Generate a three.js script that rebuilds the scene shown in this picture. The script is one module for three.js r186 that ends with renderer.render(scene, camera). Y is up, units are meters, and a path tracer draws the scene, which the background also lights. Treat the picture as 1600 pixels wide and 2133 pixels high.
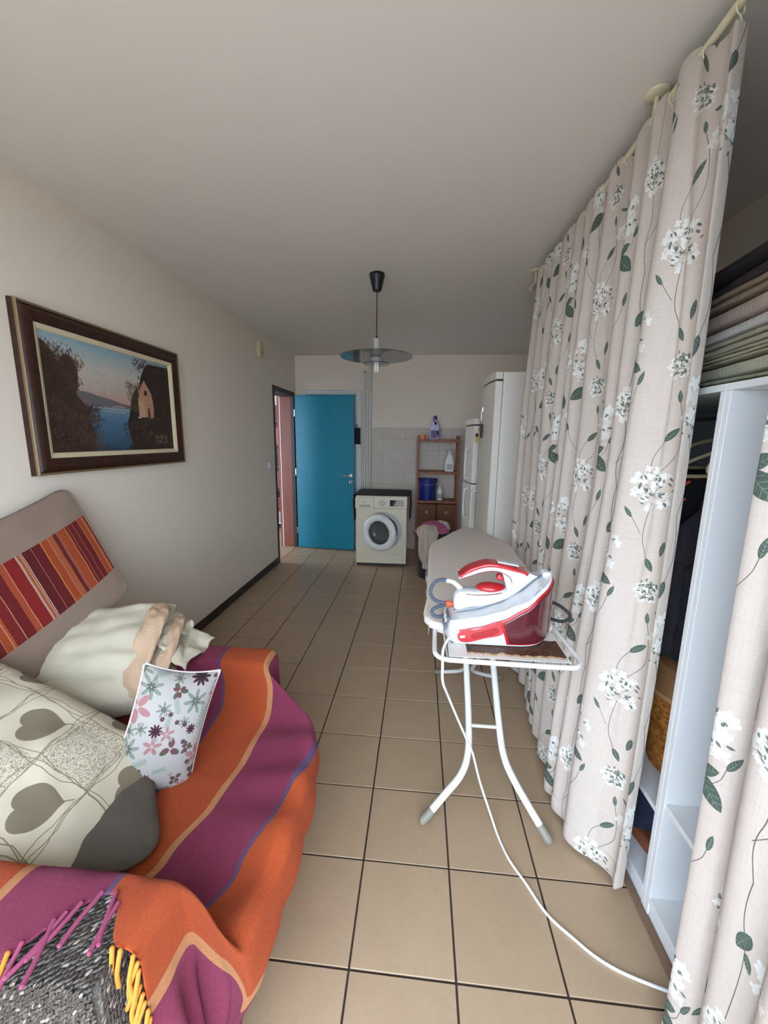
import * as THREE from 'three';
import { RoundedBoxGeometry } from 'three/addons/geometries/RoundedBoxGeometry.js';
import { mergeGeometries, mergeVertices, toCreasedNormals } from 'three/addons/utils/BufferGeometryUtils.js';
import { ImprovedNoise } from 'three/addons/math/ImprovedNoise.js';

// ---------------------------------------------------------------- camera, sky, exposure
const scene = new THREE.Scene();
const camera = new THREE.PerspectiveCamera(104.05, 1600 / 2133, 0.03, 60);
camera.rotation.order = 'YXZ';
camera.rotation.set(-0.180456, 0.087972, 0.012523);
camera.position.set(0.1628, 1.4967, 1.1863);
scene.add(camera);
const renderer = new THREE.WebGLRenderer({ antialias: true });
renderer.toneMapping = THREE.LinearToneMapping;
renderer.toneMappingExposure = 0.85;
renderer.shadowMap.enabled = true;
// bright overcast sky outside; it enters the room through the glazed doors behind the camera
scene.background = new THREE.Color().setRGB(0.78, 0.93, 1.12);
scene.backgroundIntensity = 11.2;

// ---------------------------------------------------------------- helpers
const V = (x, y, z) => new THREE.Vector3(x, y, z);
function rng(seed) { let a = seed >>> 0; return () => { a = (a + 0x6d2b79f5) | 0; let t = Math.imul(a ^ (a >>> 15), 1 | a); t = (t + Math.imul(t ^ (t >>> 7), 61 | t)) ^ t; return ((t ^ (t >>> 14)) >>> 0) / 4294967296; }; }
const noise = new ImprovedNoise();
const nz = (x, y, z = 0) => noise.noise(x, y, z);
const clamp = (x, a = 0, b = 1) => Math.min(b, Math.max(a, x));
const smooth = (a, b, x) => { const t = clamp((x - a) / (b - a)); return t * t * (3 - 2 * t); };
const lerp = (a, b, t) => a + (b - a) * t;
const used = new Map();
function numbered(name) { const n = used.get(name) ?? 0; used.set(name, n + 1); return n ? name + '_' + String(n).padStart(3, '0') : name; }
function lit(o) { o.castShadow = true; o.receiveShadow = true; return o; }
function thing(name, label, category, pos = [0, 0, 0], turn = 0, group) {
  const g = new THREE.Group(); g.name = numbered(name); g.position.set(...pos); g.rotation.y = turn;
  g.userData = { label, category }; if (group) g.userData.group = group; scene.add(g); return g;
}
function part(name, geo, mat, parent, label, kind) {
  const m = lit(new THREE.Mesh(Array.isArray(geo) ? merge(geo) : geo, mat)); m.name = name;
  if (label) m.userData.label = label; if (kind) m.userData.kind = kind; parent.add(m); return m;
}
function single(name, geo, mat, label, category, group) {
  const m = lit(new THREE.Mesh(Array.isArray(geo) ? merge(geo) : geo, mat)); m.name = numbered(name);
  m.userData = { label, category }; if (group) m.userData.group = group; scene.add(m); return m;
}
function structure(name, geo, mat, label, category) {
  const m = geo ? lit(new THREE.Mesh(Array.isArray(geo) ? merge(geo) : geo, mat)) : new THREE.Group();
  m.name = name; m.userData = { kind: 'structure', label, category }; scene.add(m); return m;
}
function merge(list) { return mergeGeometries(list.map((g) => { const c = g.index ? g.toNonIndexed() : g; for (const k of Object.keys(c.attributes)) if (!['position', 'normal', 'uv'].includes(k)) c.deleteAttribute(k); return c; })); }
// texture coordinates in metres from the dominant direction of each face
function boxUV(geo, s = 1, ox = 0, oy = 0) {
  const g = geo.index ? geo.toNonIndexed() : geo, p = g.attributes.position, uv = new Float32Array(p.count * 2);
  const a = V(), b = V(), c = V(), n = V();
  for (let i = 0; i < p.count; i += 3) {
    a.fromBufferAttribute(p, i); b.fromBufferAttribute(p, i + 1); c.fromBufferAttribute(p, i + 2);
    n.crossVectors(b.clone().sub(a), c.clone().sub(a)); const X = Math.abs(n.x), Y = Math.abs(n.y), Z = Math.abs(n.z);
    [a, b, c].forEach((q, k) => { const w = X >= Y && X >= Z ? [q.z, q.y] : Y >= Z ? [q.x, q.z] : [q.x, q.y]; uv[(i + k) * 2] = w[0] * s + ox; uv[(i + k) * 2 + 1] = w[1] * s + oy; });
  }
  g.setAttribute('uv', new THREE.BufferAttribute(uv, 2)); return g;
}
const rb = (w, h, d, r = 0.004, seg = 2) => new RoundedBoxGeometry(w, h, d, seg, Math.min(r, w / 2.01, h / 2.01, d / 2.01));
const bx = (x0, x1, y0, y1, z0, z1, r = 0) => { const g = r ? rb(x1 - x0, y1 - y0, z1 - z0, r) : new THREE.BoxGeometry(x1 - x0, y1 - y0, z1 - z0); g.translate((x0 + x1) / 2, (y0 + y1) / 2, (z0 + z1) / 2); return boxUV(g); };
const mv = (g, x, y, z) => { g.translate(x, y, z); return g; };
const cyl = (r0, r1, h, seg = 28) => new THREE.CylinderGeometry(r0, r1, h, seg);
const lathe = (pts, seg = 40) => new THREE.LatheGeometry(pts.map(([x, y]) => new THREE.Vector2(x, y)), seg);
function bar(a, b, r, seg = 12) { const d = b.clone().sub(a), g = cyl(r, r, d.length(), seg); g.applyQuaternion(new THREE.Quaternion().setFromUnitVectors(V(0, 1, 0), d.clone().normalize())); g.translate((a.x + b.x) / 2, (a.y + b.y) / 2, (a.z + b.z) / 2); return g; }
function ball(p, r, sx = 1, sy = 1, sz = 1, seg = 16) { const g = new THREE.SphereGeometry(r, seg, Math.max(8, seg - 4)); g.scale(sx, sy, sz); g.translate(p.x, p.y, p.z); return g; }
function tube(pts, r, n = 60, seg = 10, tension = 0.5, caps = true) {
  const c = new THREE.CatmullRomCurve3(pts, false, 'catmullrom', tension), g = [new THREE.TubeGeometry(c, n, r, seg, false)];
  if (caps) { g.push(ball(pts[0], r, 1, 1, 1, 10), ball(pts[pts.length - 1], r, 1, 1, 1, 10)); }
  return merge(g);
}
// closed cloth sheet: f(u,v) -> Vector3, uvf(u,v,p) -> [u,v]
function sheet(f, nu, nv, th, uvf) {
  const P = [], N = [], pos = [], uv = [], idx = [], W = nu + 1;
  for (let j = 0; j <= nv; j++) for (let i = 0; i <= nu; i++) P.push(f(i / nu, j / nv));
  const at = (i, j) => P[clamp(j, 0, nv) * W + clamp(i, 0, nu)];
  for (let j = 0; j <= nv; j++) for (let i = 0; i <= nu; i++) { const a = at(i + 1, j).clone().sub(at(i - 1, j)), b = at(i, j + 1).clone().sub(at(i, j - 1)); N.push(a.cross(b).normalize()); }
  for (const s of [1, -1]) for (let j = 0; j <= nv; j++) for (let i = 0; i <= nu; i++) { const k = j * W + i, p = P[k].clone().addScaledVector(N[k], s * th / 2); pos.push(p.x, p.y, p.z); uv.push(...(uvf ? uvf(i / nu, j / nv, P[k]) : [i / nu, j / nv])); }
  const M = W * (nv + 1), quad = (a, b, c, d) => idx.push(a, b, c, a, c, d);
  for (let j = 0; j < nv; j++) for (let i = 0; i < nu; i++) { const a = j * W + i; quad(a, a + 1, a + W + 1, a + W); quad(M + a, M + a + W, M + a + W + 1, M + a + 1); }
  for (let i = 0; i < nu; i++) { quad(i, M + i, M + i + 1, i + 1); const a = nv * W + i; quad(a, a + 1, M + a + 1, M + a); }
  for (let j = 0; j < nv; j++) { const a = j * W; quad(a, a + W, M + a + W, M + a); const b = a + nu; quad(b, M + b, M + b + W, b + W); }
  const g = new THREE.BufferGeometry(); g.setAttribute('position', new THREE.Float32BufferAttribute(pos, 3)); g.setAttribute('uv', new THREE.Float32BufferAttribute(uv, 2)); g.setIndex(idx); g.computeVertexNormals(); return g;
}
// stuffed cushion in the xy plane, front towards +z
function pillow(w, h, t, { n = 36, pinch = 0.06, puff = 0.55, wr = 0.006, seed = 1, back = 1, corner = 6, rc = 0 } = {}) {
  const pos = [], uv = [], idx = [], W = n + 1;
  for (const s of [1, -1]) for (let j = 0; j <= n; j++) for (let i = 0; i <= n; i++) {
    const u = -Math.cos(Math.PI * i / n), v = -Math.cos(Math.PI * j / n);
    const T = Math.pow(Math.max(0, 1 - Math.pow(Math.abs(u), 2.4)), puff) * Math.pow(Math.max(0, 1 - Math.pow(Math.abs(v), 2.4)), puff);
    let a = u, b = v; if (rc) { const da = (Math.abs(u) - 1 + rc) / rc, db = (Math.abs(v) - 1 + rc) / rc; if (da > 0 && db > 0) { const m = Math.max(da, db) / Math.hypot(da, db); a = Math.sign(u) * (1 - rc + rc * da * m); b = Math.sign(v) * (1 - rc + rc * db * m); } }
    const x = w / 2 * a * (1 - pinch * (1 - v * v) * u * u), y = h / 2 * b * (1 - pinch * (1 - u * u) * v * v);
    const k = wr * T * (nz(x * 7 + seed, y * 7, s) + 0.6 * nz(x * 16, y * 16 + seed, s * 2));
    const cr = wr * 1.2 * (Math.abs(u * v)) * nz(u * corner, v * corner, seed);
    pos.push(x, y, s * (t / 2 * T * (s < 0 ? back : 1)) + k + cr * T); uv.push(u / 2 + 0.5, v / 2 + 0.5);
  }
  const M = W * W; for (let j = 0; j < n; j++) for (let i = 0; i < n; i++) { const a = j * W + i; idx.push(a, a + 1, a + W + 1, a, a + W + 1, a + W, M + a, M + a + W + 1, M + a + 1, M + a, M + a + W, M + a + W + 1); }
  let g = new THREE.BufferGeometry(); g.setAttribute('position', new THREE.Float32BufferAttribute(pos, 3)); g.setAttribute('uv', new THREE.Float32BufferAttribute(uv, 2)); g.setIndex(idx); g.computeVertexNormals(); return g;
}
const pillowEdge = (w, h, pinch, r) => { const p = [], n = 20; for (const [ax, s] of [['x', -1], ['y', 1], ['x', 1], ['y', -1]]) for (let i = 0; i < n; i++) { const k = -1 + 2 * i / n; let u, v; if (ax === 'x') { v = s; u = s < 0 ? k : -k; } else { u = s; v = s > 0 ? k : -k; } p.push(V(w / 2 * u * (1 - pinch * (1 - v * v) * u * u), h / 2 * v * (1 - pinch * (1 - u * u) * v * v), 0)); } return new THREE.TubeGeometry(new THREE.CatmullRomCurve3(p, true), 120, r, 6, true); };
function place(o, pos, zdir, ydir) { const z = zdir.clone().normalize(), x = ydir.clone().cross(z).normalize(), y = z.clone().cross(x); o.setRotationFromMatrix(new THREE.Matrix4().makeBasis(x, y, z)); o.position.copy(pos); return o; }
function extr(shape, depth, bev = 0.003, seg = 2, curve = 16) { const g = new THREE.ExtrudeGeometry(shape, { depth: Math.max(0.0005, depth - 2 * bev), bevelEnabled: bev > 0, bevelThickness: bev, bevelSize: bev, bevelOffset: -bev, bevelSegments: seg, curveSegments: curve }); g.translate(0, 0, bev); return g; }
function spline(pts, closed = true, n = 80) { const c = new THREE.CatmullRomCurve3(pts.map(([x, y]) => V(x, y, 0)), closed, 'centripetal'); return new THREE.Shape(c.getPoints(n).slice(0, closed ? n : n + 1).map((p) => new THREE.Vector2(p.x, p.y))); }
const poly = (pts) => new THREE.Shape(pts.map(([x, y]) => new THREE.Vector2(x, y)));

// ---------------------------------------------------------------- textures and materials
const tex = (t, rx = 1, ry = rx, srgb = false) => { t.wrapS = t.wrapT = THREE.RepeatWrapping; t.magFilter = THREE.LinearFilter; t.minFilter = THREE.LinearMipmapLinearFilter; t.repeat.set(rx, ry); if (srgb) t.colorSpace = THREE.SRGBColorSpace; t.needsUpdate = true; return t; };
function dataTex(n, f, rx = 1, ry = rx, srgb = false) { const d = new Uint8Array(n * n * 4); for (let y = 0; y < n; y++) for (let x = 0; x < n; x++) { const c = f(x / n, y / n), o = (y * n + x) * 4, q = Array.isArray(c) ? c : [c, c, c]; for (let k = 0; k < 3; k++) d[o + k] = clamp(q[k]) * 255; d[o + 3] = 255; } return tex(new THREE.DataTexture(d, n, n), rx, ry, srgb); }
// noise that repeats with period 1, several octaves
function tnoise(u, v, f, oct = 3, seed = 0) { let s = 0, a = 1, t = 0; for (let o = 0; o < oct; o++) { const F = f * 2 ** o; const b = (x, y) => nz(x * F + seed, y * F + seed * 2, seed + o); const s0 = b(u, v) * (1 - u) * (1 - v) + b(u - 1, v) * u * (1 - v) + b(u, v - 1) * (1 - u) * v + b(u - 1, v - 1) * u * v; s += s0 * a; t += a; a *= 0.5; } return s / t; }
function canvasTex(w, h, draw, rx = 1, ry = rx) { const c = document.createElement('canvas'); c.width = w; c.height = h; draw(c.getContext('2d'), w, h); return tex(new THREE.CanvasTexture(c), rx, ry, true); }
const plasterBump = dataTex(256, (u, v) => 0.5 + 0.5 * tnoise(u, v, 14, 4, 3), 1.6);
const clothBump = dataTex(256, (u, v) => 0.5 + 0.22 * Math.sin(u * 2 * Math.PI * 64) + 0.22 * Math.sin(v * 2 * Math.PI * 64) + 0.3 * tnoise(u, v, 24, 2, 5), 8);
const fuzzBump = dataTex(256, (u, v) => 0.5 + 0.8 * tnoise(u, v, 40, 2, 8), 5);
const std = (color, roughness = 0.6, o = {}) => new THREE.MeshStandardMaterial({ color, roughness, ...o });
const phy = (color, roughness = 0.5, o = {}) => new THREE.MeshPhysicalMaterial({ color, roughness, ...o });
const lin = (r, g, b) => new THREE.Color().setRGB(r, g, b);
const M = {
  wall: std(lin(0.80, 0.70, 0.585), 0.9),
  ceil: std(lin(0.80, 0.735, 0.66), 0.95),
  white: std(lin(0.74, 0.75, 0.74), 0.45), whiteGloss: phy(lin(0.78, 0.79, 0.78), 0.25, { clearcoat: 0.3 }),
  enamel: std(lin(0.66, 0.585, 0.44), 0.42),
  cream: std(lin(0.70, 0.62, 0.42), 0.4), black: std(lin(0.012, 0.011, 0.012), 0.5), blackMatte: std(lin(0.016, 0.014, 0.015), 0.95),
  chrome: std(lin(0.72, 0.72, 0.70), 0.22, { metalness: 1 }), dark: std(lin(0.03, 0.027, 0.027), 0.6),
};
const woodTex = (a, b, seed) => dataTex(256, (u, v) => { const g = 0.5 + 0.5 * Math.sin((u * 9 + 0.35 * tnoise(u, v, 3, 3, seed)) * 2 * Math.PI + 2 * tnoise(u, v, 2, 2, seed + 4)), k = clamp(0.55 * g + 0.45 * (0.5 + tnoise(u, v * 0.2, 40, 2, seed + 9))); return [lerp(a[0], b[0], k), lerp(a[1], b[1], k), lerp(a[2], b[2], k)]; }, 1, 1, true);

// ---------------------------------------------------------------- the room
const XL = -1.52, XR = 1.62, ZB = -4.22, ZF = 1.45, HC = 2.56, T = 0.305;
{ // floor: single tiles over dark grout
  const fl = structure('floor', null, null, 'beige ceramic floor tiles with dark grout', 'floor');
  part('grout', bx(-3.8, XR + 0.12, -0.08, -0.0035, -5.6, ZF + 0.12), std(lin(0.035, 0.022, 0.016), 0.95), fl, 'dark brown grout');
  const r = rng(11), mats = [], geos = [];
  for (let k = 0; k < 5; k++) {
    const t = dataTex(128, (u, v) => { const n = tnoise(u, v, 3, 4, k * 3.1 + 1), m = tnoise(u, v, 22, 2, k + 40), sp = tnoise(u, v, 50, 1, k * 7 + 2) > 0.42 ? -0.10 : 0; const q = 1 + 0.055 * n + 0.035 * m + sp * 0.3; return [0.66 * q, 0.563 * q, 0.455 * q]; }, 1, 1, true);
    mats.push(std(new THREE.Color().setScalar(0.98 + 0.04 * (k % 3) / 2), 0.36, { map: t }));
  }
  for (let k = 0; k < 4; k++) { const g = rb(T - 0.006, 0.012, T - 0.006, 0.0018, 1); g.rotateY(k * Math.PI / 2); geos.push(boxUV(g, 3.2, k * 0.3, k * 0.17)); }
  const tile = (x, z) => { const m = part('tile', geos[Math.floor(r() * 4)], mats[Math.floor(r() * 5)], fl); m.position.set(x, -0.006 + (r() - 0.5) * 0.0006, z); };
  for (let i = -5; i <= 5; i++) for (let j = -7; j <= 13; j++) { const x = (i + 0.5) * T, z = -(j + 0.5) * T; if (x < XR + 0.1 && z < ZF + 0.1) tile(x, z); }
  for (let i = -8; i <= -6; i++) for (let j = 8; j <= 16; j++) tile((i + 0.5) * T, -(j + 0.5) * T);
}
structure('ceiling', bx(-3.8, XR + 0.12, HC, HC + 0.1, -5.6, ZF + 0.12), M.ceil, 'plain white painted ceiling', 'ceiling');
structure('wall_left', [bx(XL - 0.2, XL, 0, HC, -3.365, ZF + 0.1), bx(XL - 0.2, XL, 2.085, HC, -4.14, -3.365), bx(XL - 0.2, XL, 0, HC, -5.6, -4.14)], M.wall, 'white plastered side wall with a doorway', 'wall');
{ // back wall with a tiled lower part
  const w = structure('wall_back', [bx(XL, XR, 0, HC, ZB - 0.1, ZB)], M.wall, 'white end wall with square cream tiles', 'wall');
  const g = [0, 1, 2].map((k) => boxUV(rb(0.1485, 0.1485, 0.007, 0.0015, 1), 2, k * 0.4)), mm = [0.56, 0.575, 0.59].map((q) => std(lin(q, q * 0.89, q * 0.76), 0.55)), r = rng(5);
  for (let i = 0; i < 14; i++) for (let j = 0; j < 11; j++) { const t = part('wall_tile', g[Math.floor(r() * 3)], mm[Math.floor(r() * 3)], w); t.position.set(-0.415 + i * 0.15, 0.075 + j * 0.15, ZB + 0.003); }
}
structure('wall_right', bx(XR, XR + 0.1, 0, HC, ZB - 0.1, ZF + 0.1), M.wall, 'white wall behind the wardrobe and fridge', 'wall');
{ // wall behind the camera with the wide open terrace doorway
  const x0 = -1.1, x1 = 0.95, y1 = 2.2;
  structure('wall_front', [bx(XL, x0, 0, HC, ZF, ZF + 0.12), bx(x1, XR, 0, HC, ZF, ZF + 0.12), bx(x0, x1, y1, HC, ZF, ZF + 0.12)], M.wall, 'white wall with a wide open terrace doorway', 'wall');
  structure('trim_1', [bx(x0, x0 + 0.05, 0, y1, ZF + 0.02, ZF + 0.09, 0.006), bx(x1 - 0.05, x1, 0, y1, ZF + 0.02, ZF + 0.09, 0.006), bx(x0 + 0.05, x1 - 0.05, y1 - 0.05, y1, ZF + 0.02, ZF + 0.09, 0.006)], M.white, 'white frame of the terrace doorway', 'door frame');
  structure('ground', bx(-9, 9, -0.2, -0.1, ZF + 0.13, 14), std(lin(0.37, 0.345, 0.31), 0.9), 'pale concrete terrace outside', 'ground');
}
structure('baseboard_left', [bx(XL, XL + 0.012, 0, 0.075, -3.365, ZF, 0.003)], std(lin(0.016, 0.012, 0.011), 0.35), 'black glossy skirting along the side wall', 'baseboard');
const darkFrame = std(lin(0.022, 0.014, 0.012), 0.45);
structure('trim_2', [bx(XL - 0.105, XL + 0.008, 0, 2.065, -3.405, -3.36, 0.004), bx(XL - 0.04, XL + 0.008, 0, 2.065, -4.145, -4.095, 0.004), bx(XL - 0.2, XL + 0.008, 2.03, 2.085, -4.145, -3.36, 0.004)], darkFrame, 'dark brown frame of the doorway in the side wall', 'door frame');
{ // blue door leaf, swung open against the end wall
  const d = structure('door_1', null, null, 'teal blue painted door standing open', 'door');
  d.position.set(-1.485, 0, -4.115); d.rotation.y = -0.105;
  const blue = dataTex(128, (u, v) => { const q = 1 + 0.05 * tnoise(u, v, 4, 3, 2); return [0.035 * q, 0.475 * q, 0.575 * q]; }, 1, 1, true);
  part('leaf', mv(rb(0.80, 2.035, 0.04, 0.004), 0.4, 2.035 / 2 + 0.008, 0.02), std(0xffffff, 0.42, { map: blue }), d);
  const h = part('handle', [mv(cyl(0.024, 0.024, 0.008).rotateX(Math.PI / 2), 0.755, 1.02, 0.044), bar(V(0.755, 1.02, 0.044), V(0.755, 1.02, 0.085), 0.008), tube([V(0.755, 1.02, 0.085), V(0.74, 1.02, 0.088), V(0.645, 1.02, 0.086)], 0.0085, 20)], M.chrome, d, 'steel lever handle');
  h.name = 'handle';
  part('keyhole_plate', mv(new THREE.TorusGeometry(0.017, 0.008, 10, 24), 0.757, 0.937, 0.042), M.chrome, d, 'round steel key plate');
  part('keyhole', mv(cyl(0.010, 0.010, 0.004).rotateX(Math.PI / 2), 0.757, 0.937, 0.041), M.black, d);
  for (const y of [0.25, 1.05, 1.82]) part('hinge', mv(cyl(0.008, 0.008, 0.09, 12), -0.005, y, 0.045), M.chrome, d);
}
{ // closed white door in the end wall, behind the blue one
  const d = structure('door_2', null, null, 'white painted door frame and door in the end wall', 'door');
  const pw = std(lin(0.66, 0.68, 0.64), 0.4);
  part('leaf', bx(-1.36, -0.70, 0.005, 2.06, ZB + 0.002, ZB + 0.022, 0.003), pw, d);
  part('door_frame', [bx(-0.70, -0.625, 0, 2.12, ZB + 0.001, ZB + 0.045, 0.006), bx(-1.43, -1.36, 0, 2.12, ZB + 0.001, ZB + 0.045, 0.006), bx(-1.36, -0.70, 2.06, 2.12, ZB + 0.001, ZB + 0.045, 0.006)], pw, d);
}
{ // service pipes beside it
  const p = thing('service_pipe', 'white painted pipe running from floor to ceiling beside white door', 'pipe', [-0.515, 0, ZB + 0.035]);
  part('tube', mv(cyl(0.022, 0.022, HC - 0.002, 18), 0, HC / 2, 0), std(lin(0.60, 0.58, 0.53), 0.5), p); part('clip', [mv(rb(0.06, 0.02, 0.03, 0.003), 0, 1.3, -0.015)], M.white, p);
  const q = thing('service_pipe', 'short white painted pipe ending below the ceiling beside white door', 'pipe', [-0.583, 0, ZB + 0.03]);
  part('tube', mv(cyl(0.018, 0.018, 2.35, 18), 0, 1.176, 0), std(lin(0.62, 0.62, 0.58), 0.5), q); part('cap', mv(cyl(0.021, 0.021, 0.03, 18), 0, 2.35, 0), std(lin(0.4, 0.38, 0.34), 0.5), q);
}
{ // room beyond the doorway
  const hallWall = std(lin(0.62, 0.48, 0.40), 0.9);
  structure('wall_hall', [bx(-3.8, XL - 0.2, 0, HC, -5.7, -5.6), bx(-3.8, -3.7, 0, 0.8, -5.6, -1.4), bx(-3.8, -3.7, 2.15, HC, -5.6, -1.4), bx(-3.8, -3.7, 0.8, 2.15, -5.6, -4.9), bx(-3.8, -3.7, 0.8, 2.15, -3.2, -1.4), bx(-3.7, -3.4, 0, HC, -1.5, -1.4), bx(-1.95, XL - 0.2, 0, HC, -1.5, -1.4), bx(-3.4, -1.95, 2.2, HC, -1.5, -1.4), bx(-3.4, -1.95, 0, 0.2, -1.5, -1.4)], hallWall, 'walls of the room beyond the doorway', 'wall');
  const p = thing('door_lining', 'reddish brown wooden lining inside the doorway of the side wall', 'door lining', [0, 0, 0]);
  const red = woodTex([0.45, 0.21, 0.145], [0.55, 0.29, 0.21], 3); red.repeat.set(0.5, 0.35);
  part('board', bx(XL - 0.182, XL - 0.042, 0, 2.03, -4.1395, -4.108, 0.003), std(0xffffff, 0.45, { map: red }), p);
  part('edge_strip', bx(XL - 0.196, XL - 0.183, 0, 2.03, -4.1395, -4.104, 0.002), M.white, p, 'thin white edge strip');
  part('board', bx(XL - 0.226, XL - 0.201, 0, 2.03, -4.139, -4.112, 0.003), std(0xffffff, 0.45, { map: red }), p);
  const b = thing('bookcase', 'reddish wooden bookcase seen through the doorway', 'bookcase', [0, 0, 0]);
  const bw = std(0xffffff, 0.55, { map: red });
  part('side_panel', bx(-2.52, -2.5, 0.35, 2.0, -5.1, -4.8), bw, b); part('side_panel', bx(-1.89, -1.87, 0.35, 2.0, -5.1, -4.8), bw, b); part('back_panel', bx(-2.5, -1.89, 0.35, 2.0, -5.1, -5.09), bw, b);
  const r = rng(21), cols = [[0.25, 0.03, 0.02], [0.30, 0.20, 0.12], [0.04, 0.04, 0.05], [0.35, 0.08, 0.04], [0.5, 0.45, 0.38], [0.14, 0.05, 0.03]];
  for (const y of [0.36, 0.72, 1.05, 1.38, 1.72]) {
    part('shelf', bx(-2.5, -1.89, y, y + 0.02, -5.09, -4.8), bw, b);
    if (y < 1.7) for (let x = -2.16; x < -1.95;) { const w = 0.025 + r() * 0.03, h = 0.17 + r() * 0.09, c = Math.floor(r() * 6); single('book', bx(x, x + w - 0.002, y + 0.021, y + 0.021 + h, -5.05, -4.84 + r() * 0.02, 0.003), std(lin(...cols[c]), 0.6), ['dark red', 'tan', 'black', 'rust red', 'cream', 'brown'][c] + ' book standing on the bookcase beyond the doorway', 'book', 'books beyond the doorway'); x += w; }
  }
}
{ // wall fittings
  const c = thing('door_chime', 'small yellowed plastic chime box high on the side wall', 'chime', [XL, 2.38, -3.02]);
  part('body', mv(rb(0.035, 0.145, 0.115, 0.006), 0.0175, 0, 0), std(lin(0.62, 0.55, 0.34), 0.5), c); part('grille', mv(rb(0.004, 0.05, 0.08, 0.001), 0.0355, -0.03, 0), std(lin(0.5, 0.44, 0.27), 0.6), c);
  const s = thing('light_switch', 'small white light switch on the side wall beside the doorway', 'light switch', [XL, 1.195, -3.18]);
  part('plate', mv(rb(0.01, 0.08, 0.08, 0.004), 0.005, 0, 0), std(lin(0.62, 0.6, 0.52), 0.4), s); part('rocker', mv(rb(0.008, 0.05, 0.035, 0.003), 0.012, 0, 0), M.white, s);
}

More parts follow.
